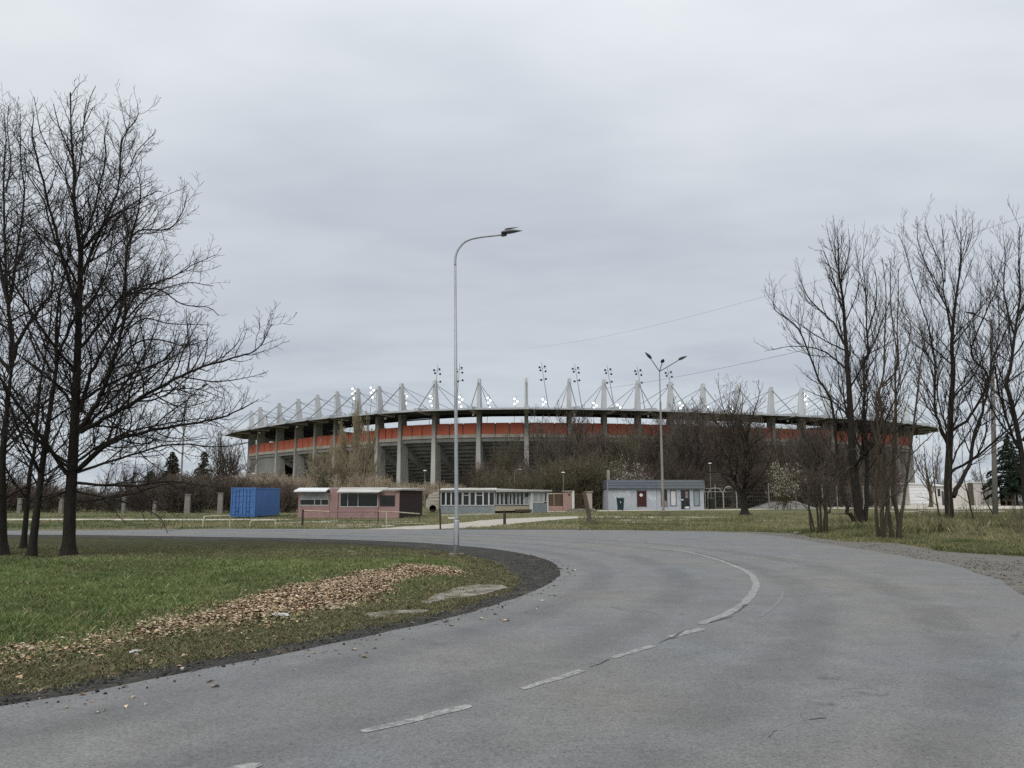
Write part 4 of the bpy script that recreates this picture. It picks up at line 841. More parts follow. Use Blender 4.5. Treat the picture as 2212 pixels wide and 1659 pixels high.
for i in range(NR):
    p, t, n = ring[i], tang[i], nout[i]; up = Vector((0, 0, 1))
    c = MB()
    for (z0, z1, w0, w1, i0, i1) in ((-.5, 13.5, .62, .48, 2.9, 2.1), (13.5, 20.0, .48, .42, 2.1, 1.7)):
        c.hexa([p + t * a * (w0 if k < 4 else w1) + n * (b_ if b_ > 0 else -(i0 if k < 4 else i1)) + up * (z0 if k < 4 else z1) for k, (a, b_) in enumerate(((-1, -1), (1, -1), (1, .35), (-1, .35)) * 2)])
    col_o = c.build('column', m_col, sta)
    c = MB(); c.hexa([p + t * a * (.42 if k < 4 else .34) + n * (b_ if b_ > 0 else -(1.85 if k < 4 else .5)) + up * (20.0 if k < 4 else ZT) for k, (a, b_) in enumerate(((-1, -1), (1, -1), (1, .34), (-1, .34)) * 2)])
    py = c.build('pylon', m_pyl, sta)
    c = MB(); tp = p + up * (ZT - .9)
    c.obox(tp - n * .3, t, n, up, (-.345, .345), (-.52, .45), (-.2, .2)); c.build('cable_anchor', m_cab, py)
    c = MB(); c.tube([tp + n * .35, p + n * 7.3 + up * 20.55], .11, 6); c.build('cable', m_cab, py)
    c = MB(); c.tube([tp - n * .6, p - n * 12 + up * 21.6], .055, 5); c.tube([tp - n * .6, p - n * 23 + up * 22.7], .055, 5); c.build('cable', m_cab, py)
    c = MB(); c.hexa([p + t * a * .55 + n * r + up * z for a, r, z in ((-1, 2.5, 19.5), (1, 2.5, 19.5), (1, 8.6, 19.75), (-1, 8.6, 19.75), (-1, 2.5, 20.75), (1, 2.5, 20.75), (1, 8.6, 20.45), (-1, 8.6, 20.45))]); c.build('roof_fin', m_roofe, sta)
    c = MB()                                          # raker beam
    c.hexa([p + t * a * .32 - n * r + up * z for a, r, z in ((-1, 1.5, 11.0), (1, 1.5, 11.0), (1, 24, .0), (-1, 24, .0), (-1, 1.5, 13.6), (1, 1.5, 13.6), (1, 24, 1.6), (-1, 24, 1.6))]); c.build('raker_beam', m_raker, sta)
    zd = zdrop(i); zv = Vector((0, 0, zd))
    q, tq, nq = ring[(i + 1) % NR], tang[(i + 1) % NR], nout[(i + 1) % NR]
    L_ = (q - p).length; e = (q - p).normalized(); nn = Vector((e.y, -e.x, 0)); nn = nn if nn.dot(n) > 0 else -nn
    c = MB(); w = (L_ - 1.1) / 3
    for k in range(3): c.obox(p + e * .55 + zv, e, nn, up, (k * w + .12, (k + 1) * w - .12), (-.22, -.02), (15.25, 17.7))
    c.build('fascia_panel', m_red, sta)
    c = MB()
    for k in range(3): c.obox(p + e * .55 + zv, e, nn, up, (k * w + .04, (k + 1) * w - .04), (-.30, .06), (14.45, 15.22))
    c.build('fascia_strip', m_strip, sta)
    c = MB(); c.obox(p + e * .3 + zv, e, nn, up, (0, L_ - .6), (-.55, -.32), (13.6, 17.55))
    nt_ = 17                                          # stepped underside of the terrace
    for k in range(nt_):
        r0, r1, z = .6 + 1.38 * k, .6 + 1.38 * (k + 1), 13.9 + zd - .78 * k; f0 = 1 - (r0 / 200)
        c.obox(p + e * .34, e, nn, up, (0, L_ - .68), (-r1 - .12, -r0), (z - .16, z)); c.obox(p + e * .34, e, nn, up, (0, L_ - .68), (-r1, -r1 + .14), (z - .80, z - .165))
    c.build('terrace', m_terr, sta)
    # roof bay: one slab with a lighter edge
    ro = [(p, n), (q, nq)]
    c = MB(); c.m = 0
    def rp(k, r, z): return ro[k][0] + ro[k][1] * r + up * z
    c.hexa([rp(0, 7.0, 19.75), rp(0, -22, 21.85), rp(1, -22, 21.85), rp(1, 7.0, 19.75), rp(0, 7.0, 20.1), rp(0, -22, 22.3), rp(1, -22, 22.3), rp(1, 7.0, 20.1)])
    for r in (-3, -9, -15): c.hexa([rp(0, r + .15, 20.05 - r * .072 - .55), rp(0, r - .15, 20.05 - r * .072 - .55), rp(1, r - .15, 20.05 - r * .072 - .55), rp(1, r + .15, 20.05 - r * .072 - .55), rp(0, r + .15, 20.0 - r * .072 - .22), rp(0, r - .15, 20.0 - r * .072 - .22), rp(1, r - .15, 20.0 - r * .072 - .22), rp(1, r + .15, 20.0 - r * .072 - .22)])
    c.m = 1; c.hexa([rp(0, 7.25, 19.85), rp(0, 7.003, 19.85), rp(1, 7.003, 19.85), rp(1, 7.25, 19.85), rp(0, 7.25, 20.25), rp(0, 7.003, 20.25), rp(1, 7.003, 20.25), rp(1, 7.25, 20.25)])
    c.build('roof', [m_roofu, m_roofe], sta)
    if i in (NR - 1, 0, 1):
        c = MB(); c.obox(p + e * .5, e, nn, up, (0, L_ - 1.0), (-1.5, -.7), (-.5, 14.4 if i else 14.4)); c.obox(p + e * .5, e, nn, up, (0, L_ - 1.0), (-.7, -.66), (6.9, 7.1)); c.build('end_wall', m_wall, sta)
    if i % 2 == 0:
        c = MB(); c.tube([p + n * 5.2 + up * 19.2, p + n * 5.2 + up * 18.75], .25, 8); c.build('roof_lamp', m_white, sta)
# floodlight masts
def flood(px, py, Y, lit, lean):
    top = W(px, py, Y); base = Vector((top.x + lean, top.y, 21.8)); ax = (top - base).normalized(); mast = MB(); mast.tube([base, top + ax * 2.2], [.12, .05], 6)
    s = -1 if lit else 1
    mast.tube([top + Vector((-1.1, 0, .6)), top + Vector((1.1, 0, .6))], .05, 5); mast.tube([top + Vector((-.9, 0, -2.2)) - ax * .2, top + Vector((.9, 0, -2.2)) - ax * .2], .05, 5)
    mo = mast.build('floodlight_mast', m_cab, sta)
    spots = [(-.8, .9), (.6, 1.15), (-.55, .1), (.8, -.15), (-.35, -2.5), (.9, -2.2)] if not lit else [(-.4, 1.0), (.5, .2), (-.3, -.7), (.2, -2.3)]
    for dx, dz in spots:
        c = top + Vector((dx, 0, dz)); r = .31 if not lit else .40
        f = MB(); f.m = 0; f.tube([c + Vector((0, -.25 * s, 0)), c + Vector((0, .25 * s, -.05))], [r * .5, r], 9, cap=True)
        if lit: f.m = 1; f.tube([c + Vector((0, -.26, -.05)), c + Vector((0, -.32, -.05))], [r * .96, r * .9], 9)
        f.build('floodlight', [m_dkmetal, m_lit], mo)
for x, y in ((944, 806), (992, 803), (1172, 800), (1244, 803), (1314, 806), (1379, 808), (1445, 812)): flood(x, y, 206, False, 1.9 if x > 1100 else -.9)
for x, y in ((764, 846), (804, 844), (876, 857), (932, 862), (995, 864), (1056, 866), (1114, 868), (1175, 869), (1285, 877), (1336, 881), (1471, 877), (1526, 880), (1580, 884), (1740, 858)): flood(x, y, 268, True, -1.0)
c = MB(); p = ring[0]; n = nout[0]
for dx in (0, 3.2):
    c.tube([W(521 + dx * 6, 948, 236), at(549 + dx * 8, 236)], .10, 5)
c.build('guy_cable', m_cab, sta)
# ------------------------------------------------------------------ street lamps
def ovoid(mb, c, ax, L_, w, h_, k=10, flat=.35):
    """a luminaire body: long rounded shell, flatter underneath"""
    ax = Vector(ax).normalized(); s_ = ax.cross(Vector((0, 0, 1))).normalized(); u = s_.cross(ax); o = len(mb.v); m = 9; c = Vector(c)
    for i in range(m):
        f = i / (m - 1); r = (math.sin(math.pi * min(1, .12 + .88 * f) ** .75) if i < m - 1 else 0) + .04
        for j in range(k):
            a = 2 * math.pi * j / k; z = math.sin(a); mb.v.append(tuple(c + ax * (f * L_) + s_ * (math.cos(a) * w / 2 * r) + u * (z * h_ / 2 * r * (1 if z > 0 else flat))))
    for i in range(m - 1):
        for j in range(k): a, b_ = o + i * k + j, o + i * k + (j + 1) % k; mb.f.append((a, b_, b_ + k, a + k)); mb.mi.append(mb.m)
    mb.f.append(tuple(o + j for j in range(k))[::-1]); mb.f.append(tuple(o + (m - 1) * k + j for j in range(k))); mb.mi += [mb.m] * 2
b0 = G(985.5, 1201.5); Y0 = b0.y
lp = thing('street_lamp', 'tall galvanised street lamp with one curved arm, standing on the island by the road', 'street lamp', b0)
rel = lambda x, y: W(x, y, Y0) - b0
px0 = Z(1060, 540, 6.9125, [(540, 860), (540, 760), (548, 690), (570, 620), (615, 540), (690, 460), (770, 415), (870, 385), (1000, 362), (1180, 342), (1370, 322)])
arm = catmull([rel(*q) for q in px0], 4); top = rel(984.0, 560)
m = MB(); m.tube([(0, 0, .95), (0, 0, 1.0), (top.x * .5, 0, top.z * .5), arm[0]], [.060, .056, .047, .036], 14); m.build('pole', m_galv, lp, smooth=True)
m = MB(); m.tube([(0, 0, -.1), (0, 0, .93), (0, 0, .97)], [.080, .072, .058], 14); ps_ = m.build('base_section', m_galv, lp, smooth=True)
m = MB(); m.box(-.045, .045, -.085, -.070, .30, .72); m.build('access_door', m_galv, ps_, bevel=.004)
m = MB(); m.box(-.19, .19, -.17, .17, -.03, .075); m.build('footing', m_slab, lp, bevel=.01)
m = MB(); m.tube(arm, [.036 - .010 * i / (len(arm) - 1) for i in range(len(arm))], 10); m.build('arm', m_galv, lp, smooth=True)
e = arm[-1]; ax = (arm[-1] - arm[-3]).normalized(); m = MB(); ovoid(m, e - ax * .06 + Vector((0, 0, .045)), ax + Vector((0, 0, .02)), .62, .23, .15, 12); hd = m.build('lamp_head', M('grey_lamp_shell', (.10, .11, .12), .5, .15, 8), lp, smooth=True)
m = MB(); ovoid(m, e + ax * .04 + Vector((0, 0, .155)), ax + Vector((0, 0, .04)), .42, .12, .05, 8); m.build('cooling_cover', m_galv, hd, smooth=True)
m = MB(); m.tube([e - ax * .05 + Vector((0, 0, -.02)), e + ax * .10 + Vector((0, 0, -.015))], [.045, .035], 8); m.build('mounting_clamp', m_dkmetal, hd)
# three-armed mast lamps
b1 = G(1433, 1113); Y1 = b1.y
md = thing('mast_lamp', 'tall mast lamp with three raised arms, standing before the grey kiosk', 'street lamp', b1, group='three armed mast lamps')
r1 = lambda x, y: W(x, y, Y1) - b1
fk = r1(1432.6, 800); fk.x = 0; m_mast = M('rough_mast_concrete', (.25, .235, .21), .9, .2, 1.5)
m = MB(); m.tube([(0, 0, -.2), (0, 0, fk.z * .52), (0, 0, fk.z * .53), (0, 0, fk.z * .78), (0, 0, fk.z * .785), fk], [.12, .10, .088, .08, .05, .04], 10); m.build('pole', [m_mast], md, smooth=False)
hl, hr = r1(1401.6, 772), r1(1470, 776); hl.y = -.3; hr.y = -.3; d_ = r1(1432.6, 784); hm = Vector((.0, -1.5, fk.z + .55))
for h_, ln in ((hl, .82), (hr, .82), (hm, .7)):
    m = MB(); m.tube([fk - Vector((0, 0, .1)), h_], .035, 7); a_ = m.build('arm', m_dkmetal, md); ax = (h_ - fk).normalized(); ax = Vector((ax.x, ax.y, ax.z * .75)); m = MB(); ovoid(m, h_ - ax * .25, ax, ln, .33, .28, 10, .7); m.build('lamp_head', m_dkmetal, a_, smooth=True)
m = MB(); m.tube([(0, 0, -.15), (0, 0, .05), (0, 0, .22), (0, 0, .30)], [.75, .6, .32, .16], 10); m.build('earth_mound', m_bark2, md)
dup(md, at(388.8, 84.4), R(14), label='three-armed mast lamp seen through the boughs of the left trees')
# lamp on concrete pole at the right
b2 = at(2146, 56); m_cpole = M('spun_concrete_pole', (.21, .20, .185), .9, .15, 1.2)
l2 = thing('street_lamp', 'slim concrete street lamp pole among the bare trees right of the road', 'street lamp', b2); Y2 = 56
r2 = lambda x, y: W(x, y, Y2) - b2
tp = r2(2141, 690); m = MB(); m.tube([(0, 0, -.2), tp * .5, tp], [.19, .15, .10], 10); m.build('pole', m_cpole, l2, smooth=True)
ar = r2(2103, 678); m = MB(); m.tube([tp - Vector((0, 0, .2)), tp * .99 + Vector((-.3, 0, .1)), ar], .04, 7); a_ = m.build('arm', m_dkmetal, l2)
m = MB(); ovoid(m, ar + Vector((.15, 0, -.03)), (-1, 0, .22), .85, .3, .2, 10); m.build('lamp_head', m_dkmetal, a_, smooth=True)
m_hoop0 = M('grey_lamp_tube', (.22, .21, .19), .6, .15, 4)
def park_lamp(px, Y, ptop, hook, label):
    b_ = at(px, Y); o = thing('park_lamp', label, 'lamp', b_); t = W(px, ptop, Y).z; m = MB()
    if hook: m.tube(catmull([(0, 0, -.1), (0, 0, t * .8), (.05, 0, t * .93), (.35, 0, t), (.6, 0, t - .05)], 4), .035, 6); m.build('pole', m_hoop0, o); m = MB(); ovoid(m, (.5, 0, t), (1, 0, -.1), .5, .2, .14, 8); m.build('lamp_head', m_galv, o)
    else: m.tube([(0, 0, -.1), (0, 0, t)], [.04, .03], 6); m.build('pole', m_hoop0, o); m = MB(); m.lathe((0, 0, t), [(.06, 0), (.24, .04), (.20, .10), (.05, .15)], 10); m.build('lamp_head', m_white, o)
park_lamp(1112, 96, 1014, True, 'small hook-topped lamp pole above the glazed kiosk')
park_lamp(1217, 93, 1022, False, 'small white lamp on a thin pole beside the gate pillar')
park_lamp(917, 100, 1018, False, 'small white lamp on a thin pole above the dark shed wall')
park_lamp(545, 104, 1024, False, 'small white lamp on a thin pole above the blue container')
park_lamp(1536, 104, 1002, False, 'small white lamp on a thin pole in the thicket right of the grey kiosk')

# ------------------------------------------------------------------ shipping container
def K(bx, by, Y=None):                      # local frame of a kiosk front: survey pixel -> local x, z
    b_ = G(bx, by) if Y is None else at(bx, Y)
    return b_, (lambda x: (W(x, by, b_.y) - b_).x), (lambda y: W(bx, y, b_.y).z)
m_blue = M('faded_blue_paint', (.062, .155, .375), .55, .14, 1.2, stretch=(1, 1, .4), stain=((.075, .085, .12), .64, 1.8))
m_blued = M('dark_blue_recess', (.04, .10, .27), .6, .2, 2)
b_, fx, fz = K(523, 1118.6); w = fx(550) - fx(497); h = fz(1055); Lc = 6.6
co = thing('shipping_container', 'blue corrugated shipping container with closed double doors', 'shipping container', b_ + Vector((0, 0, .06)), R(.5)); x0, x1 = -w / 2, w / 2
m = MB(); n = 46
for sx in (x0, x1):                        # corrugated long sides
    for k in range(n):
        ya, yb = .12 + (Lc - .24) * k / n, .12 + (Lc - .24) * (k + 1) / n; ph = k % 4; s_ = 1 if sx > 0 else -1
        da, db = ((-.035, -.035), (-.035, 0), (0, 0), (0, -.035))[ph]; a, c = sx + s_ * (da - .01), sx + s_ * (db - .01); p4 = [(a, ya, .14), (c, yb, .14), (c, yb, h - .1), (a, ya, h - .1)]; m.poly(p4 if s_ > 0 else p4[::-1])
m.box(x0 + .02, x1 - .02, Lc - .06, Lc - .02, .1, h - .08); m.box(x0 + .03, x1 - .03, .1, Lc - .1, h - .06, h - .03); m.box(x0 + .03, x1 - .03, .1, Lc - .1, .08, .12)
m.build('body', m_blue, co)
m = MB()
for sx in (x0, x1 - .11):
    for sy in (0, Lc - .11): m.box(sx, sx + .11, sy, sy + .11, 0, h)
for sx in (x0 + .002, x1 - .082): m.box(sx, sx + .08, .113, Lc - .113, .02, .13); m.box(sx, sx + .08, .113, Lc - .113, h - .10, h - .003)
for sy in (.002, Lc - .082): m.box(x0 + .113, x1 - .113, sy, sy + .08, .02, .12); m.box(x0 + .113, x1 - .113, sy, sy + .08, h - .10, h - .003)
m.build('frame', m_blue, co, bevel=.01)
for s_ in (0, 1):
    xa, xb = (x0 + .13, -.02) if s_ == 0 else (.02, x1 - .13); m = MB(); m.box(xa, xb, .03, .08, .14, h - .12)
    for zz in (.16, h * .33, h * .52, h * .71, h - .26): m.box(xa + .05, xb - .1, .005, .028, zz, zz + .10)
    d_ = m.build('door', m_blue, co, bevel=.006); m = MB()
    for q in (.30, .62): m.tube([(xa + (xb - xa) * q, -.02, .12), (xa + (xb - xa) * q, -.02, h - .1)], .022, 6)
    m.build('locking_bar', m_blued, d_); m = MB(); m.box(xa + (xb - xa) * .30, xa + (xb - xa) * .66, -.06, -.045, h * .20, h * .23); m.build('handle', m_blued, d_)

# ------------------------------------------------------------------ pink kiosk
m_pink = M('faded_pink_paint', (.31, .20, .19), .85, .14, 1.2, stain=((.22, .145, .135), .54, 1.6))
m_pinkd = M('dusky_pink_panel', (.25, .150, .150), .85, .14, 1.5)
m_maroon = M('dark_maroon_boards', (.035, .018, .017), .85, .25, 2, stretch=(4, 4, .3))
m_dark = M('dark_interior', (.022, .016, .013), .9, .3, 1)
m_roofs = M('pale_roof_sheet', (.46, .45, .43), .7, .15, 1.2, stretch=(.5, 3, 1), stain=((.28, .27, .24), .58, .9))
def Zk(pts): return Z(520, 1180, 4.096, pts)
b_, fx, fz = K(752, 1119.8); pk = thing('kiosk', 'closed pink kiosk with white awning, dark window openings and a maroon side wall', 'kiosk', b_)
X = lambda zx: fx((520 + zx / 4.096) / 1.15732); Zz = lambda zy: fz((1180 + zy / 4.096) / 1.15732)
D_ = 8.6; xl, xr = X(918), X(1955)
def win(parent, x0, x1, z0, z1, y=0.0, fr=m_white, pane=m_glass, t=.06, mull=(), trans=(), dp=.05):
    m = MB(); m.box(x0 - t, x1 + t, y - dp, y + .02, z0 - t, z0); m.box(x0 - t, x1 + t, y - dp, y + .02, z1, z1 + t); m.box(x0 - t, x0, y - dp, y + .02, z0, z1); m.box(x1, x1 + t, y - dp, y + .02, z0, z1)
    for q in mull: m.box(q - t * .45, q + t * .45, y - dp + .004, y + .015, z0, z1)
    for q in trans: m.box(x0, x1, y - dp + .007, y + .012, q - t * .4, q + t * .4)
    f = m.build('window', fr, parent); m = MB(); m.box(x0, x1, y - .012, y + .005, z0, z1); m.build('pane', pane, f); return f
m = MB()
m.box(xl, X(1240), 0, .12, 0, Zz(345)); m.box(X(1243), X(1325), -.03, .12, 0, Zz(165)); m.box(X(1330), X(1737), .002, .12, 0, Zz(360)); m.box(X(1742), xr, -.01, .12, 0, Zz(357))
m.box(X(1915), xr, -.008, .12, Zz(357) + .003, Zz(190)); m.box(X(1330), X(1345), .003, .12, Zz(360) + .003, Zz(210)); m.box(xl, X(935), .002, .12, Zz(345) + .003, Zz(215)); m.box(X(1228), X(1240), .002, .12, Zz(345) + .003, Zz(215)); m.box(X(1737), X(1750), .003, .1, Zz(357), Zz(232))
m.box(xl, xl + .12, .123, D_, 0, Zz(200)); m.box(xl + .123, xr - .123, D_ - .12, D_, 0, Zz(200)); m.box(X(1742), X(1912), .002, .1, Zz(235), Zz(205))
m.build('wall', m_pink, pk)
m = MB(); m.box(xl + .125, xr - .125, 1.6, 1.7, .02, Zz(205)); m.box(X(1250), X(1318), .125, 1.59, .02, Zz(210)); m.box(xl + .125, xr - .125, .13, 1.59, .0, .02); m.build('inner_wall', m_dark, pk)
m = MB(); xs2 = 1.0; nb = 14
for k in range(nb):
    ya, yb = .13 + (D_ - .13) * k / nb, .13 + (D_ - .13) * (k + 1) / nb - .02; f = lambda y: xr - .005 + .085 * y
    m.hexa([(f(ya) - .1, ya, .02), (f(ya), ya, .02), (f(yb), yb, .02), (f(yb) - .1, yb, .02), (f(ya) - .1, ya, Zz(185)), (f(ya), ya, Zz(185)), (f(yb), yb, Zz(185)), (f(yb) - .1, yb, Zz(185))])
m.build('side_wall', m_maroon, pk)
m = MB(); m.hexa([(xl - .15, -.75, Zz(205)), (X(1222), -.75, Zz(205)), (X(1222), .5, Zz(168)), (xl - .08, .5, Zz(168)), (xl - .15, -.75, Zz(192)), (X(1222), -.75, Zz(192)), (X(1222), .5, Zz(160)), (xl - .08, .5, Zz(160))]); m.build('awning', m_white, pk)
m = MB(); m.hexa([(X(1335), -.8, Zz(211)), (X(1760), -.8, Zz(211)), (X(1830), .6, Zz(168)), (X(1335), .6, Zz(165)), (X(1335), -.8, Zz(203)), (X(1760), -.8, Zz(203)), (X(1830), .6, Zz(158)), (X(1335), .6, Zz(158))]); m.build('awning', m_roofs, pk)
m = MB(); m.hexa([(xl - .05, .52, Zz(185)), (xr + .15, -.3, Zz(188)), (xr + 1.0, D_ + .1, Zz(170)), (xl - .05, D_ + .1, Zz(172)), (xl - .05, .52, Zz(160)), (xr + .15, -.3, Zz(172)), (xr + 1.0, D_ + .1, Zz(152)), (xl - .05, D_ + .1, Zz(150))]); m.build('roof', m_roofs, pk)
m = MB()
for k in range(9): za = Zz(275) + (Zz(212) - Zz(275)) * k / 9; m.box(X(938), X(1226), .02 - .01 * (k % 2), .05, za + .008, za + (Zz(212) - Zz(275)) / 9)
m.build('roller_shutter', M('grey_shutter', (.40, .41, .42), .6, .1, 3), pk)
win(pk, X(938), X(1226), Zz(337), Zz(282), .06, mull=(X(1085), X(1150)), t=.04); win(pk, X(1350), X(1730), Zz(352), Zz(222), .07, mull=(X(1425), X(1530)), t=.04, fr=m_white); win(pk, X(1755), X(1910), Zz(350), Zz(240), .06, fr=m_pinkd, t=.03)
m = MB(); m.tube([(X(1765), .5, Zz(240)), (X(1840), .7, Zz(335))], .035, 6); m.build('loose_batten', m_dead, pk)
# ------------------------------------------------------------------ glazed kiosk
def Zg(zx): return (1040 + zx / 4.096) / 1.15732
m_bluegrey = M('blue_grey_plinth', (.20, .225, .235), .85, .18, 1.4, stain=((.13, .14, .14), .58, 1.5)); m_beige = M('beige_plinth', (.40, .35, .25), .85, .15, 1.5); m_curt = M('pale_curtain', (.34, .35, .33), .9, .12, 5, stretch=(6, 6, .4))
b_, fx, fz = K(1010, 1109); gk = thing('kiosk', 'low white-framed glazed kiosk with rows of dark panes and a blue-grey plinth', 'kiosk', b_)
X = lambda zx: fx(Zg(zx)); Zz = lambda zy: fz((1180 + zy / 4.096) / 1.15732)
xl, xr = X(245), X(808); m = MB(); m.box(xl, xr, 0, .15, 0, Zz(350)); m.box(xl, xl + .15, .153, 4.5, 0, Zz(182)); m.box(xl + .153, xr, 4.35, 4.5, 0, Zz(182)); m.build('plinth', m_bluegrey, gk)
m = MB(); m.box(xl + .16, xr - .02, 1.2, 1.3, .02, Zz(190)); m.build('inner_wall', m_dark, gk)
m = MB(); m.box(xl, xr, .0, .16, Zz(203), Zz(183)); m.build('fascia', m_white, gk)
edges = [258, 297, 310, 352, 365, 432, 470, 484, 540, 558, 600, 616, 678, 694, 738, 752, 797]; bays = [(258, 297), (310, 352), (365, 400), (432, 468), (484, 540), (556, 602), (616, 680), (692, 738), (752, 798)]
for k, (a, c) in enumerate(bays): win(gk, X(a), X(c), Zz(338), Zz(208), .05, t=.055, trans=(Zz(238),) if k in (4, 6) else (), dp=.06)
m = MB(); m.hexa([(xl - .2, -.35, Zz(188)), (xr + .15, -.35, Zz(188)), (xr + .1, 4.6, Zz(178)), (xl - .2, 4.6, Zz(178)), (xl - .2, -.35, Zz(180)), (xr + .15, -.35, Zz(178)), (xr + .1, 4.6, Zz(158)), (xl - .2, 4.6, Zz(160))]); m.build('roof', m_roofs, gk)
# its angled wing
p0 = Vector((xr, 0, 0)); far = at(Zg(1322), b_.y * 1.085) - b_; ex = far.normalized(); ey = Vector((-ex.y, ex.x, 0)); LW = far.x / ex.x - p0.x / ex.x; uz = Vector((0, 0, 1)); S_ = lambda zx: (zx - 812) / (1320 - 812) * LW
m = MB(); m.obox(p0, ex, ey, uz, (.02, S_(1145)), (0, .15), (.22, Zz(350))); m.build('plinth', m_beige, gk); m = MB(); m.obox(p0, ex, ey, uz, (S_(1165), LW), (-.25, -.1), (0, Zz(325))); m.build('plinth', m_bluegrey, gk)
m = MB(); m.obox(p0, ex, ey, uz, (.1, LW - .1), (1.0, 1.1), (0, Zz(205))); m.build('inner_wall', m_dark, gk)
def owin(parent, a, c, z0, z1, y, t, mull=(), pane=m_glass, fr=m_white):
    m = MB()
    for q in ((a - t, a), (c, c + t)): m.obox(p0, ex, ey, uz, q, (y - .05, y + .04), (z0, z1))
    for q in ((z0 - t, z0), (z1, z1 + t)): m.obox(p0, ex, ey, uz, (a - t, c + t), (y - .05, y + .04), q)
    f = m.build('window', fr, parent); m = MB(); m.obox(p0, ex, ey, uz, (a, c), (y - .01, y + .01), (z0, z1)); m.build('pane', pane, f)
for a, c in ((826, 852), (866, 890), (906, 936), (952, 972), (986, 1010), (1024, 1046), (1062, 1088)): owin(gk, S_(a), S_(c), Zz(336), Zz(208), .05, .05)
owin(gk, S_(1100), S_(1140), Zz(335), Zz(275), .05, .05, pane=m_curt); owin(gk, S_(1100), S_(1140), Zz(258), Zz(212), .05, .05, pane=m_glass); owin(gk, S_(1175), S_(1220), Zz(315), Zz(212), -.2, .05, pane=m_curt); owin(gk, S_(1232), S_(1278), Zz(315), Zz(212), -.2, .05, pane=m_curt); owin(gk, S_(1288), S_(1308), Zz(305), Zz(212), -.2, .04)
m = MB(); m.obox(p0, ex, ey, uz, (S_(1148), S_(1163)), (-.28, .1), (0, Zz(205))); m.obox(p0, ex, ey, uz, (LW - .08, LW + .06), (-.29, .1), (0, Zz(205))); m.build('post', m_white, gk)
m = MB(); m.hexa([p0 + ex * a + ey * y + uz * z for a, y, z in ((-.1, -.4, Zz(203)), (LW + .35, -.55, Zz(196)), (LW + .35, 4, Zz(188)), (-.1, 4, Zz(178)), (-.1, -.4, Zz(178)), (LW + .35, -.55, Zz(182)), (LW + .35, 4, Zz(172)), (-.1, 4, Zz(157)))]); m.build('roof', m_roofs, gk)
m = MB(); m.obox(p0, ex, ey, uz, (S_(1000), S_(1140)), (-.5, -.05), (.12, .34)); m.build('ramp', m_bark2, gk)
# ------------------------------------------------------------------ old trailer, gate, pillars
b_ = at(934, 80); tr = thing('trailer', 'old weathered pale caravan overgrown between the maroon wall and the glazed kiosk', 'trailer', b_); fx = lambda x: (W(x, 1072, 80) - b_).x; fz = lambda y: W(934, y, 80).z
m_trail = M('weathered_cream_body', (.40, .375, .32), .8, .3, 2.2, stretch=(.4, 1, 3), stain=((.15, .13, .10), .52, 2.0))
x0, x1 = fx(919), fx(948); m = MB(); prof = [(x0 + .35, fz(1100)), (x0 + .02, fz(1094)), (x0 + .05, fz(1082)), (x0 + .35, fz(1070)), (x0 + .85, fz(1063)), (x1, fz(1061)), (x1, fz(1100))]
n = len(prof); m.poly([(x, 0, z) for x, z in prof]); m.poly([(x, 2, z) for x, z in prof][::-1])
for k in range(n): a, c = prof[k], prof[(k + 1) % n]; m.poly([(a[0], 0, a[1]), (a[0], 2, a[1]), (c[0], 2, c[1]), (c[0], 0, c[1])])
bd = m.build('body', m_trail, tr); m = MB()
for zz in (1068, 1074, 1081, 1088): m.box(x0 + .3, x1, -.03, -.004, fz(zz) - .03, fz(zz) + .03)
m.build('trim', m_dead, bd)
for q in (.75,):
    m = MB(); m.tube([(x0 + q, .0, .38), (x0 + q, .22, .38)], .36, 14); wh = m.build('wheel', m_dark, tr)
m = MB(); m.box(x0 + .2, x1, .05, 1.95, .45, fz(1100) - .004); m.build('chassis', m_dark, tr)
m_brown = M('brown_board_gate', (.085, .058, .036), .85, .25, 2.5, stretch=(3, 3, .4)); m_pillar = M('pink_rendered_pillar', (.31, .20, .175), .9, .18, 2.5, stain=((.20, .14, .12), .55, 2.5)); m_pillar2 = M('pale_pink_pillar', (.38, .31, .29), .9, .15, 2.5); m_pw = M('whitewashed_post', (.56, .55, .50), .8, .15, 3)
Yg = 86.0; gx = lambda zx: W(Zg(zx), 1072, Yg).x; gz = lambda zy: W(1200, (1180 + zy / 4.096) / 1.15732, Yg).z
def part_box(root, name, mat, x0, x1, y0, y1, z0, z1, **kw): m = MB(); m.box(x0, x1, y0, y1, z0, z1); return m.build(name, mat, root, **kw)
def rootbox(name, label, cat, xa, xb, mat, ztop, cap=None, part='shaft', dy=.4):
    xc = (gx(xa) + gx(xb)) / 2; o = thing(name, label, cat, (xc, Yg, 0)); w = (gx(xb) - gx(xa)) / 2; part_box(o, part, mat, -w, w, 0, dy, -.1, gz(ztop), bevel=.02)
    if cap: part_box(o, 'cap', cap, -w - .12, w + .10, -.08, dy + .08, gz(ztop) + .003, gz(ztop) + .16)
    return o
o = thing('gate', 'brown boarded gate leaf above a low pink wall beside the glazed kiosk', 'gate', (gx(1412), Yg + .1, 0)); c0 = gx(1412)
part_box(o, 'low_wall', m_pillar, gx(1318) - c0, gx(1502) - c0, 0, .2, -.1, gz(348)); 
m = MB(); nb = 9; xa, xb = gx(1328) - c0, gx(1500) - c0
for k in range(nb): m.box(xa + (xb - xa) * k / nb + .01, xa + (xb - xa) * (k + 1) / nb - .01, .06, .09, gz(345), gz(222))
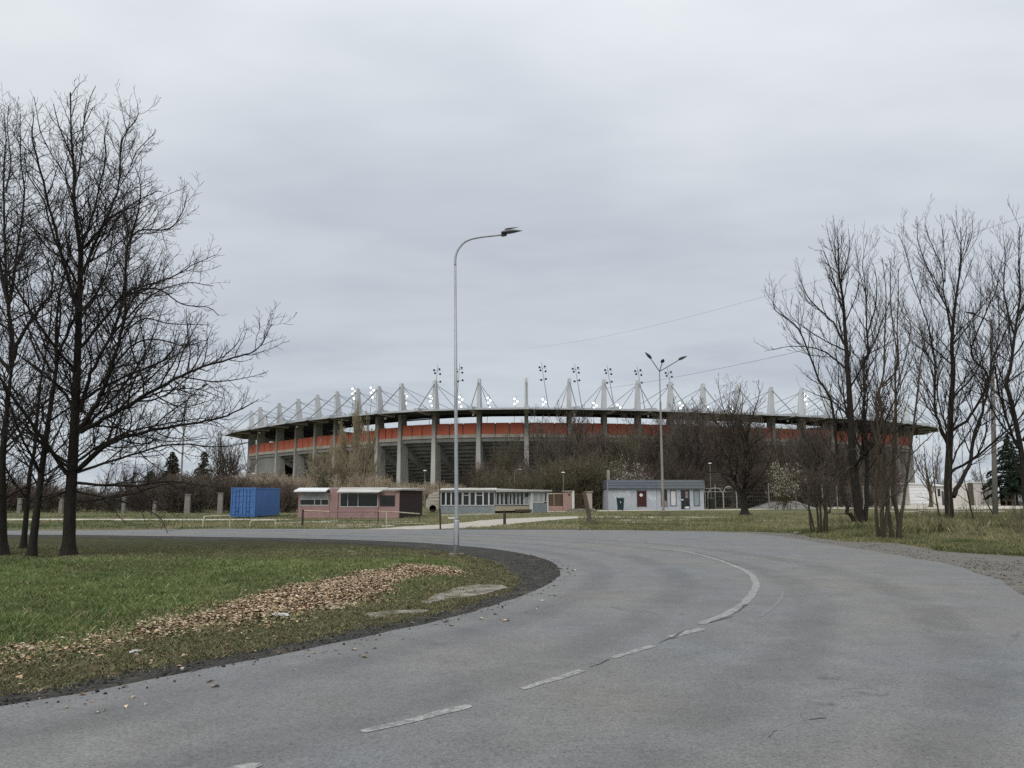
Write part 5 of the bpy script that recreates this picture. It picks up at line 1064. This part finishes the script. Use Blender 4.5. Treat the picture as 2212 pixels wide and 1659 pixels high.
m.build('board_panel', m_brown, o); m = MB(); m.box(xa - .05, xb + .05, .03, .056, gz(224), gz(216)); m.tube([((xa + xb) / 2, .04, gz(345)), ((xa + xb) / 2, .04, gz(218))], .03, 6); m.tube([(xa, .035, gz(240)), (xa + .8, .035, gz(222))], .02, 5); m.build('gate_frame', m_dead, o)
pp = rootbox('gate_pillar', 'broad pink gate pillar with a dark slot and flat coping', 'gate pillar', 1506, 1590, m_pillar, 205, m_slab)
part_box(pp, 'letter_slot', m_dark, .1, .32, -.02, .003, gz(240), gz(226))
rootbox('gate_post', 'narrow whitewashed gate post against the pink pillar', 'gate post', 1594, 1622, m_pw, 192, None, dy=.3)
rootbox('gate_pillar', 'pale pink gate pillar standing alone right of the barred gate', 'gate pillar', 1742, 1804, m_pillar2, 210, m_slab)
o = thing('gate', 'dark barred gate between the whitewashed post and the pale pillar', 'gate', (gx(1682), Yg + .15, 0)); c0 = gx(1682); m = MB(); xa, xb = gx(1632) - c0, gx(1738) - c0
for k in range(9): q = xa + (xb - xa) * k / 8; m.tube([(q, 0, .12), (q, 0, gz(222))], .022, 5)
m.tube([(xa, 0, gz(228)), (xb, 0, gz(228))], .03, 5); m.tube([(xa, 0, .25), (xb, 0, .25)], .03, 5); m.build('bars', m_brown, o)
o = MB(); o.box(-1.6, 1.6, -.5, .5, 0, .16); o.box(-1.4, 1.4, -.1, .5, .163, .30); tag(o.build('step', m_slab, None, (gx(1690), Yg - .9, 0)), 'pale concrete step in front of the barred gate', 'step')
# ------------------------------------------------------------------ grey kiosk
def Z8(zx): return (1480 + zx / 4.096) / 1.15732
m_grey = M('pale_blue_grey_render', (.36, .385, .42), .9, .09, .8, stain=((.27, .285, .30), .55, 1.2)); m_slate = M('slate_blue_roof', (.088, .102, .122), .7, .16, 1.5, stretch=(1, 1, 5)); m_slate2 = M('slate_grey_roof', (.098, .112, .118), .7, .16, 1.5, stretch=(1, 1, 5)); m_door = M('dark_red_door', (.045, .012, .010), .6, .2, 3)
b_, fx, fz = K(1418, 1101.5); k3 = thing('kiosk', 'pale blue-grey kiosk with a slate roof fascia, dark red door and shop windows', 'kiosk', b_)
X = lambda zx: fx(Z8(zx)); Zz = lambda zy: fz((1160 + zy / 4.096) / 1.15732)
xl, xr, xm = X(165), X(1152), X(662); m = MB(); m.box(xl, xm, 0, .2, -.05, Zz(255)); m.box(xm, xr, .10, .3, -.05, Zz(250)); m.box(xl, xl + .2, .203, 6, -.05, Zz(255)); m.box(xr - .2, xr, .303, 6, -.05, Zz(255)); m.box(xl + .203, xr - .203, 5.8, 6, -.05, Zz(255)); m.build('wall', m_grey, k3)
for (a, c, mm, yy) in ((xl - .12, X(660), m_slate, -.35), (X(662), xr + .12, m_slate2, -.25)):
    z0, z1 = Zz(254), Zz(163); m = MB(); m.hexa([(a, yy, z0), (c, yy, z0), (c, 6.1, z0), (a, 6.1, z0), (a, yy + .45, z1), (c, yy + .45, z1), (c, 6.1, z1), (a, 6.1, z1)])
    for k in range(3): f0 = .08 + .30 * k; zz = z0 + (z1 - z0) * f0; y_ = yy + .45 * f0; m.hexa([(a, y_ - .05, zz), (c, y_ - .05, zz), (c, y_ + .05, zz), (a, y_ + .05, zz), (a, y_ + .01, zz + .10), (c, y_ + .01, zz + .10), (c, y_ + .08, zz + .10), (a, y_ + .08, zz + .10)])
    m.build('roof', mm, k3)
dr = part_box(k3, 'door', m_door, X(470), X(553), -.06, .002, Zz(436), Zz(275)); part_box(dr, 'door_frame', m_maroon, X(463), X(470) - .004, -.09, .002, Zz(440), Zz(270)); part_box(dr, 'door_frame', m_maroon, X(553) + .004, X(559), -.09, .002, Zz(440), Zz(270))
m = MB(); m.tube([(X(506), -.065, Zz(318)), (X(506), -.085, Zz(318))], .19, 14); m.build('round_notice', m_white, dr)
m_pinkgl = M('pinkish_shop_poster', (.22, .17, .17), .6, .3, 4)
w_ = win(k3, X(715), X(770), Zz(430), Zz(270), .09, fr=m_dkmetal, t=.05, mull=(X(742),)); part_box(w_, 'poster', m_pinkgl, X(718), X(768), .06, .075, Zz(428), Zz(375)); win(k3, X(812), X(862), Zz(425), Zz(276), .09, fr=m_dkmetal, pane=M('white_shop_blind', (.50, .50, .51), .7, .1, 3), t=.07)
gd = win(k3, X(920), X(1000), Zz(456), Zz(272), .09, fr=m_dkmetal, t=.05, mull=(X(958),), trans=(Zz(372),)); part_box(gd, 'notice', m_white, X(916), X(940), .02, .035, Zz(372), Zz(360)); part_box(gd, 'poster', m_pinkgl, X(962), X(990), .06, .075, Zz(350), Zz(280)); part_box(gd, 'kick_panel', m_white, X(952), X(996), .05, .072, Zz(455), Zz(436))
win(k3, X(1052), X(1102), Zz(424), Zz(276), .09, fr=M('teal_frame', (.05, .09, .10), .6, .2, 4), pane=M('pale_reflecting_glass', (.24, .27, .29), .25, .25, 2, stretch=(3, 3, .4)), t=.07)
def curl(pts): return [(x, -.016, z) for x, z in pts]
m_graf = M('pale_spray_paint', (.55, .57, .59), .8, .08, 6, stain=((.38, .41, .44), .5, 7))
m = MB(); gr = random.Random(5)
for (xa, xb, z0, z1, nn) in ((225, 395, 290, 345, 8), (580, 650, 290, 350, 4)):
    for k in range(nn):
        cx = X(xa + (xb - xa) * (k + .5) / nn); cz_ = Zz(gr.uniform(z0, z1)); r = gr.uniform(.14, .28); a0 = gr.random() * 6.28; pts = [(cx + r * .8 * math.cos(a0 + t * .7) * (1 - .04 * t), cz_ + r * 1.05 * math.sin(a0 + t * .7)) for t in range(8)]
        for (p, q) in zip(pts, pts[1:]):
            d_ = Vector((q[0] - p[0], 0, q[1] - p[1])); n_ = Vector((-d_.z, 0, d_.x)).normalized() * .055; yy = -.004 - .0015 * k; m.poly([(p[0] - n_.x, yy, p[1] - n_.z), (q[0] - n_.x, yy, q[1] - n_.z), (q[0] + n_.x, yy, q[1] + n_.z), (p[0] + n_.x, yy, p[1] + n_.z)])
m.build('graffiti', m_graf, k3)
# wheelie bins
def wheelie(loc, label, mat, s=1.0):
    o = thing('wheelie_bin', label, 'bin', loc); m = MB(); m.hexa([(-.26 * s, -.3 * s, .08), (.26 * s, -.3 * s, .08), (.26 * s, .3 * s, .08), (-.26 * s, .3 * s, .08), (-.33 * s, -.38 * s, 1.15 * s), (.33 * s, -.38 * s, 1.15 * s), (.33 * s, .38 * s, 1.15 * s), (-.33 * s, .38 * s, 1.15 * s)]); m.build('body', mat, o, bevel=.03)
    m = MB(); m.hexa([(-.36 * s, -.42 * s, 1.155 * s), (.36 * s, -.42 * s, 1.155 * s), (.36 * s, .42 * s, 1.155 * s), (-.36 * s, .42 * s, 1.155 * s), (-.34 * s, -.38 * s, 1.25 * s), (.34 * s, -.38 * s, 1.25 * s), (.34 * s, .36 * s, 1.3 * s), (-.34 * s, .36 * s, 1.3 * s)]); m.build('lid', mat, o, bevel=.02)
    for sx in (-1, 1): m = MB(); m.tube([(sx * .27 * s, .3 * s, .12), (sx * .20 * s, .3 * s, .12)], .12, 10); m.build('wheel', m_dark, o)
    return o
w1 = wheelie(G(1340.5, 1103.2) + Vector((0, 0, 0)), 'dark teal wheelie bin against the left half of the grey kiosk', M('dark_teal_plastic', (.010, .030, .032), .5, .15, 5), 1.12)
part = MB(); part.box(-.07, .0, -.43, -.40, .85, 1.05); part.build('label_plate', m_white, w1)
wheelie(G(1538, 1100.2), 'dark brown-green wheelie bin just right of the grey kiosk', M('dark_green_plastic', (.018, .022, .016), .5, .15, 5), 1.05)
# hoop frame
Yh = 97.0; hx = lambda zx: W(Z8(zx), 1072, Yh).x; hz = lambda zy: W(1530, (1160 + zy / 4.096) / 1.15732, Yh).z
m_hoop = M('grey_hoop_tube', (.24, .235, .215), .6, .15, 4); o = thing('hoop_shelter', 'row of tall grey tubular hoops of an empty shelter frame beside the grey kiosk', 'shelter frame', (hx(1360), Yh, 0)); c0 = hx(1360)
for (a, c, dz, dy) in ((1345, 1480, 232, 0), (1240, 1400, 246, 2.6), (1150, 1240, 236, 4)):
    a, c = hx(a) - c0, hx(c) - c0; t = hz(dz); r = (c - a) / 2; m = MB(); m.tube(catmull([(a, dy, -.1), (a, dy, t * .62), (a + r * .12, dy, t * .82), (a + r * .5, dy, t * .97), (a + r, dy, t), (c - r * .5, dy, t * .97), (c - r * .12, dy, t * .82), (c, dy, t * .62), (c, dy, -.1)], 4), .07, 7); m.build('hoop', m_hoop, o)
m = MB()
for zz, q in ((250, 1248), (285, 1350)): m.tube([(hx(1160) - c0, 3.6, hz(zz)), (hx(1460) - c0, .3, hz(zz) + .05)], .045, 6)
m.build('rail', m_hoop, o)
# ------------------------------------------------------------------ posts and rails
m_rust = M('dark_rusty_steel', (.045, .032, .026), .85, .3, 8); m_wood = M('old_grey_brown_wood', (.095, .075, .055), .9, .3, 6, stretch=(4, 4, .5)); m_rb = M('worn_red_white_paint', (.46, .33, .25), .7, .25, 1.5)
def post(px, py, ptop, w, label, mat, name='bollard', cat='post', lean=0.0, capm=None):
    b_ = G(px, py); o = thing(name, label, cat, b_); t = W(px, ptop, b_.y).z; m = MB(); m.tube([(0, 0, -.15), (lean * .5, 0, t * .5), (lean, 0, t)], [w / 2, w / 2 * .98, w / 2 * .92], 9); m.build('shaft', mat, o)
    if capm: m = MB(); m.tube([(lean, 0, t), (lean, 0, t + .04)], [w / 2 * 1.2, w / 2 * .9], 9); m.build('cap', capm, o)
    return o
post(653, 1136.7, 1102.5, .11, 'rusty dark post at the left end of the long barrier rail', m_rust, capm=m_rust)
post(1090, 1133.6, 1104, .17, 'short thick rusty post in the middle of the pale drive', m_rust, capm=m_rust)
post(834.5, 1139.5, 1104, .045, 'thin pale stake under the long barrier rail', m_cream, 'stake', 'stake')
b_ = G(1276, 1132.5); o = thing('wooden_post', 'thick wooden post leaning left on the grass between path and gate', 'post', b_); t = W(1262, 1062, b_.y) - b_; m = MB(); m.tube([(0, 0, -.2), t * .3, t * .7, t], [.17, .13, .12, .11], 9); m.build('shaft', m_wood, o); m = MB(); m.tube([(-.5, 0, 0), (.0, 0, .10), (.5, 0, .01)], [.1, .26, .1], 8); m.build('root_mound', m_bark2, o)
b_ = G(951.5, 1144.2); o = thing('thin_pole', 'thin tall pole at the far road edge just left of the main lamp', 'pole', b_); t = W(948, 998, b_.y) - b_; m = MB(); m.tube([t * .31, t * .6, t], .032, 7); m.build('upper_tube', m_wood, o); m = MB(); m.tube([(0, 0, -.1), t * .31], .042, 7); m.build('lower_sleeve', m_rust, o)
b_ = G(1313.5, 1125.6); o = thing('sign_post', 'thin grey post with a small sign seen edge-on left of the grey kiosk', 'sign post', b_); t = W(1313.5, 1015, b_.y).z; m = MB(); m.tube([(0, 0, -.1), (0, 0, t)], .03, 7); m.build('post', m_mast, o); m = MB(); m.box(.0, .14, -.28, .28, t - .66, t - .02); m.build('sign_plate', m_mast, o, bevel=.01)
# long barrier
b_ = G(653, 1136.7); o = thing('barrier_rail', 'long low faded pink and white barrier rail in front of the pink kiosk', 'barrier', b_ + Vector((0, .12, 0))); B = lambda x, y, Y: W(x, y, Y) - b_ - Vector((0, .12, 0))
pts = [B(651, 1103, b_.y), B(711, 1105.4, 44), B(817, 1105, 46), B(852, 1106, 47.5), B(906, 1110, 51)]
for k, (p, q) in enumerate(zip(pts, pts[1:])): m = MB(); m.tube([p, q], .038, 7); m.build('rail_length', m_rb if k % 2 == 0 else m_pinkd if k < 3 else m_cream, o)
for q in (pts[2], pts[4]): m = MB(); m.tube([(q.x, q.y, -b_.z - .1), q], .03, 6); m.build('leg', m_rust, o)
def hoop_rail(p1, p2, ztop, label, r=.03, mat=m_cream):
    a, c = G(*p1), G(*p2); o = thing('hoop_rail', label, 'barrier', a); c = c - a; u = c.normalized(); t = W(p1[0], ztop, a.y).z; L_ = c.length; rr = min(.18, L_ * .2); m = MB()
    m.tube(catmull([(0, 0, -.1), Vector((0, 0, t * .6)), u * rr * .3 + Vector((0, 0, t * .92)), u * rr + Vector((0, 0, t)), u * L_ * .5 + Vector((0, 0, t * 1.01)), u * (L_ - rr) + Vector((0, 0, t)), u * (L_ - rr * .3) + Vector((0, 0, t * .92)), c + Vector((0, 0, t * .6)), c + Vector((0, 0, -.1))], 4), r, 7); m.build('tube', mat, o); return o
hoop_rail((438, 1141.2), (496, 1137.8), 1116, 'low pale yellow hoop rail in front of the blue container')
hoop_rail((540, 1137), (595, 1136), 1124.5, 'lower pale hoop rail half sunk in the grass before the container')
hoop_rail((1988, 1124), (2124, 1119), 1103.5, 'long low cream hoop rail behind the forked trunk', .05)
o = thing('timber_beam', 'long low white edge board in front of the glazed kiosk', 'beam', (0, 0, 0)); p, q = G(958, 1115.5), G(1062, 1112.5); m = MB(); e = (q - p).normalized(); m.obox(p, e, Vector((-e.y, e.x, 0)), Vector((0, 0, 1)), (0, (q - p).length), (0, .2), (0, .16)); m.build('beam', m_cream, o)
tag(o, None)
p, q = G(968, 1121), G(986, 1120.6); m = MB(); m.box(0, (q - p).x, 0, .25, 0, .14); tag(m.build('kerb_stone', m_pw, None, p), 'single white kerb stone lying in the grass by the lamp', 'kerb stone')
for k, (x, y, s, lb) in enumerate([(1722, 1155, .15, 'pale flat stone at the outer road edge by the stemmy thicket'), (1737, 1145, .2, 'pale flat block lying in the grass left of the stemmy thicket'), (2128, 1147.5, .26, 'pale lump of rubble right of the bent sapling'), (1622, 1111.5, .22, 'white cut log at the foot of the stout tree'), (1900, 1131, .2, 'small grey stone between two trunks')]):
    crumple('stone', lb, 'stone', G(x, y) + Vector((0, 0, .05)), s, m_slab, .45)
# concrete fence posts at the left
m_fp = M('pale_fence_concrete', (.19, .18, .16), .9, .25, 4, stain=((.18, .17, .15), .56, 3))
for k, (x, yt, yb, w, lb) in enumerate([(131, 1077, 1109, 8, 'pale concrete fence post just left of the thick trunk'), (266, 1073, 1109, 7, 'pale concrete fence post half hidden by low twigs right of the thick trunk'), (333, 1085, 1109, 7, 'short broken concrete fence post in the undergrowth'), (404, 1069, 1108.5, 12, 'broadest pale concrete fence post with a flat top'), (475, 1066, 1108.5, 11, 'concrete fence post next to the blue container'), (625, 1066, 1104, 9, 'brownish concrete post between the container and the pink kiosk'), (41, 1078, 1109, 8, 'pale concrete fence post seen between the slender trunks')]):
    b_ = G(x, yb); t = W(x, yt, b_.y).z; hw = w / 2 / F * b_.y; o = thing('fence_post', lb, 'fence post', b_); m = MB(); m.hexa([(-hw, -.15, -.1), (hw, -.15, -.1), (hw, .15, -.1), (-hw, .15, -.1), (-hw * .9, -.13, t), (hw * .9, -.13, t), (hw * .9, .13, t), (-hw * .9, .13, t)]); m.build('shaft', m_fp, o, bevel=.02)
    m = MB(); m.box(-hw * 1.1, hw * 1.1, -.17, .17, t + .003, t + .08); m.build('cap', m_fp, o)
m_wirem = M('dull_fence_wire', (.10, .105, .10), .7, .2, 3)
def wire_fence(label, x0, x1, Y, hgt, step, mat, seed, slats=False):
    a, c = at(x0, Y), at(x1, Y); o = thing('wire_fence', label, 'fence', a); L_ = (c - a).x; k = 0; q = 0
    while q <= L_ + .01: m = MB(); m.box(q - .06, q + .06, -.06, .06, -.1, hgt + .15); m.build('post', mat, o); q += step
    m = MB()
    for zz in np.linspace(.15, hgt, 7): m.box(0, L_, -.006, .006, zz - .008, zz + .008)
    q = .3
    while q < L_: m.box(q - .005, q + .005, -.005, .005, .1, hgt); q += .22
    m.build('mesh_panel', m_wirem, o); return o
wire_fence('grey wire mesh fence behind the shelter hoops and the stout tree', 1545, 1800, 101, 3.0, 3.4, m_fp, 1)
wire_fence('grey wire mesh fence running on behind the dark trunks to the white shed', 1808, 1955, 102, 2.8, 3.4, m_fp, 2)
m_heap = M('grey_rubble', (.21, .205, .19), .95, .3, 2, .6, 8)
m = MB(); p = at(1688, 103); m.hexa([(-4, -1.2, -.1), (4.5, -1.2, -.1), (4, 2, -.1), (-4, 2, -.1), (-1.5, 0, .9), (1.8, 0, 1.0), (1.6, .8, 1.0), (-1.4, .8, .9)]); tag(m.build('gravel_heap', m_heap, None, p), 'low pale heap of gravel behind the fence posts right of the stout tree', 'heap')
# ------------------------------------------------------------------ white sheds at the right
def Zr(zx): return (2240 + zx / 6.9125) / 1.15732
Yr = 140.0; rx = lambda zx: W(Zr(zx), 1072, Yr).x; rz = lambda zy: W(2050, (1160 + zy / 6.9125) / 1.15732, Yr).z
m_shed = M('weathered_white_cladding', (.70, .71, .72), .7, .12, .8, stain=((.36, .35, .33), .58, .8)); m_shedw = M('dirty_white_wall', (.62, .59, .55), .85, .2, .5, stain=((.22, .20, .18), .56, .6)); m_sign = M('faded_brown_board', (.18, .10, .078), .85, .15, 1.2)
o = thing('white_shed', 'white panelled shed with horizontal seams behind the pollarded tree', 'shed', (rx(400), Yr, 0)); c0 = rx(400); xa, xb = rx(235) - c0, rx(570) - c0; m = MB(); n = 6
for k in range(n): z0, z1 = .3 + (rz(345) - .3) * k / n, .3 + (rz(345) - .3) * (k + 1) / n - .035; m.box(xa, xb, -.03 - .0, .05, z0, z1)
m.build('cladding', m_shed, o); m = MB(); m.box(xa + .05, xb - .05, .053, 5, 0, rz(350)); m.build('body', m_shedw, o); m = MB(); m.hexa([(xa - .2, -.3, rz(350)), (xb + .5, -.3, rz(362)), (xb + .5, 5.2, rz(362)), (xa - .2, 5.2, rz(350)), (xa - .2, -.3, rz(325)), (xb + .5, -.3, rz(340)), (xb + .5, 5.2, rz(340)), (xa - .2, 5.2, rz(325))]); m.build('roof', m_white, o)
o = thing('white_shed', 'low whitewashed building with a small window just left of the forked trunk', 'shed', (rx(760), Yr, 0)); c0 = rx(760); xa, xb = rx(645) - c0, rx(850) - c0; part_box(o, 'wall', m_shedw, xa, xb, 0, 5, -.1, rz(380)); win(o, rx(720) - c0, rx(770) - c0, rz(560), rz(430), -.003, t=.1); m = MB(); m.hexa([(xa - .1, -.5, rz(385)), (xb + .3, -.5, rz(385)), (xb + .3, 5, rz(350)), (xa - .1, 5, rz(350)), (xa - .1, -.5, rz(370)), (xb + .3, -.5, rz(370)), (xb + .3, 5, rz(335)), (xa - .1, 5, rz(335))]); m.build('roof', m_white, o)
part_box(o, 'door', m_dkmetal, rx(790) - c0, rx(825) - c0, -.04, .003, 0, rz(470))
o = thing('garden_wall', 'dirty white rendered wall between the forked trunk and the lamp pole', 'wall', (rx(1280), Yr + 1, 0)); c0 = rx(1280); part_box(o, 'wall', m_shedw, rx(1000) - c0, rx(1820) - c0, 0, .3, -.1, rz(330)); part_box(o, 'coping', m_white, rx(1370) - c0, rx(1890) - c0, -.15, .45, rz(330) + .003, rz(308)); part_box(o, 'pier', m_wood, rx(1305) - c0, rx(1385) - c0, -.3, -.003, -.1, rz(325))
for k in range(3): part_box(o, 'stain_panel', m_pave, rx(1560 + 70 * k) - c0, rx(1600 + 70 * k) - c0, -.02 - .004 * k, -.004, .4, rz(420))
o = thing('market_stall', 'open dark stall under a long brown sign board at the right edge', 'stall', (rx(2000), Yr - 1, 0)); c0 = rx(2000)
part_box(o, 'sign_board', m_sign, rx(1850) - c0, rx(2165) - c0, -.2, -.08, rz(385), rz(285)); part_box(o, 'roof', m_white, rx(1835) - c0, rx(2175) - c0, -.4, 3, rz(405), rz(390)); part_box(o, 'back_wall', m_dark, rx(1830) - c0, rx(2300) - c0, 1.5, 1.6, -.1, rz(405) - .01)
for q in (1835, 1990, 2160): part_box(o, 'post', m_dead, rx(q) - .08 - c0, rx(q) + .08 - c0, -.1, .1, -.1, rz(405) - .003)
for q, z0, z1 in ((1780, 610, 600), (1780, 640, 630)): part_box(o, 'shelf', m_dead, rx(q) - c0, rx(1985) - c0, -.3, .2, rz(z0), rz(z1))
o = thing('chair', 'white plastic chair standing in the dark stall', 'chair', (rx(2085), Yr - 1.2, 0)); part_box(o, 'backrest', m_white, -.35, .35, .3, .38, .75, rz(430)); part_box(o, 'seat', m_white, -.38, .38, -.35, .29, .66, .74)
for sx in (-.34, .28):
    for sy in (-.33, .22): part_box(o, 'leg', m_white, sx, sx + .06, sy, sy + .06, 0, .655)
# ------------------------------------------------------------------ overhead cables
m_wire = M('grey_cable', (.20, .21, .22), .6, .1, 5)
def cable(label, p, q, sag, r):
    m = MB(); m.tube([p.lerp(q, t / 30) - Vector((0, 0, sag * 4 * (t / 30) * (1 - t / 30))) for t in range(31)], r, 5); tag(m.build('overhead_cable', m_wire), label, 'cable')
cable('faint overhead cable rising from the stadium to the upper right edge of the sky', W(1140, 752, 160), W(2330, 430, 48), 1.6, .012)
cable('lower overhead cable passing behind the mast lamp heads', W(1300, 840, 150), W(1800, 742, 78), .4, .022)
# ------------------------------------------------------------------ overcast sky and light
w = bpy.data.worlds.new('World'); scene.world = w; w.use_nodes = True; nt = w.node_tree; L = nt.links.new; bg = nt.nodes['Background']
SUN_EL, SUN_AZ = R(38), R(207)
sky = N(nt, 'ShaderNodeTexSky', sky_type='NISHITA'); sky.sun_disc = False; sky.sun_elevation = SUN_EL; sky.sun_rotation = SUN_AZ
tc = N(nt, 'ShaderNodeTexCoord'); P_ = tc.outputs['Generated']
sx = N(nt, 'ShaderNodeSeparateXYZ'); L(P_, sx.inputs[0])
grad = ramp(sx.outputs['Z'], [(0.0, (.57, .625, .67)), (.10, (.57, .62, .67)), (.24, (.54, .58, .635)), (.36, (.66, .70, .745)), (.47, (.75, .79, .825)), (.58, (.84, .885, .915)), (1.0, (1.0, 1.02, 1.03))])
zen = N(nt, 'ShaderNodeMapRange'); zen.inputs[1].default_value = .60; zen.inputs[2].default_value = 1.0; zen.inputs[3].default_value = 1.0; zen.inputs[4].default_value = 1.75; L(sx.outputs['Z'], zen.inputs[0])
# cloud sheet at a constant height: divide by the upward component
ad = N(nt, 'ShaderNodeMath', operation='ADD'); ad.inputs[1].default_value = .10; L(sx.outputs['Z'], ad.inputs[0])
dv = N(nt, 'ShaderNodeVectorMath', operation='DIVIDE'); cb = N(nt, 'ShaderNodeCombineXYZ'); L(ad.outputs[0], cb.inputs[0]); L(ad.outputs[0], cb.inputs[1]); cb.inputs[2].default_value = 1; L(P_, dv.inputs[0]); L(cb.outputs[0], dv.inputs[1])
mp = N(nt, 'ShaderNodeMapping'); mp.inputs['Scale'].default_value = (.75, 1.25, 0); mp.inputs['Location'].default_value = (3.3, 1.7, 0); mp.inputs['Rotation'].default_value = (0, 0, R(8)); L(dv.outputs[0], mp.inputs['Vector'])
c1n = ramp(noise(.85, 4, .5, mp.outputs[0]), [(.34, (.83, .845, .88)), (.50, (.99, .99, .995)), (.66, (1.06, 1.055, 1.05))])
c2n = ramp(noise(2.6, 5, .55, mp.outputs[0]), [(.30, (.95, .95, .96)), (.52, (1, 1, 1)), (.72, (1.02, 1.02, 1.02))])
col = mul(mul(grad, c1n), c2n)
sc_ = N(nt, 'ShaderNodeVectorMath', operation='SCALE'); L(col, sc_.inputs[0]); L(zen.outputs[0], sc_.inputs['Scale'])
s10 = N(nt, 'ShaderNodeVectorMath', operation='SCALE'); L(sc_.outputs[0], s10.inputs[0]); s10.inputs['Scale'].default_value = 10.35
mx = N(nt, 'ShaderNodeMix', data_type='RGBA'); mx.inputs['Factor'].default_value = .96; L(sky.outputs[0], mx.inputs[6]); L(s10.outputs[0], mx.inputs[7])
L(mx.outputs[2], bg.inputs['Color']); bg.inputs['Strength'].default_value = .10
sun = bpy.data.objects.new('sun', bpy.data.lights.new('sun', 'SUN')); COL.objects.link(sun)
sun.data.energy = 1.45; sun.data.angle = R(42); sun.data.color = (1, .96, .9)
sun.rotation_euler = (R(90) - SUN_EL, 0, 0); dirv = Vector((math.sin(SUN_AZ) * math.cos(SUN_EL), math.cos(SUN_AZ) * math.cos(SUN_EL), math.sin(SUN_EL))); sun.rotation_euler = dirv.to_track_quat('Z', 'Y').to_euler()
vs = scene.view_settings; vs.view_transform = 'Standard'; vs.look = 'None'; vs.exposure = 0; vs.gamma = 1; vs.use_curve_mapping = False
scene.cycles.use_denoising = False; scene.cycles.max_bounces = 6; scene.cycles.diffuse_bounces = 3; scene.cycles.sample_clamp_indirect = 6
scene.cycles.filter_width = 1.5
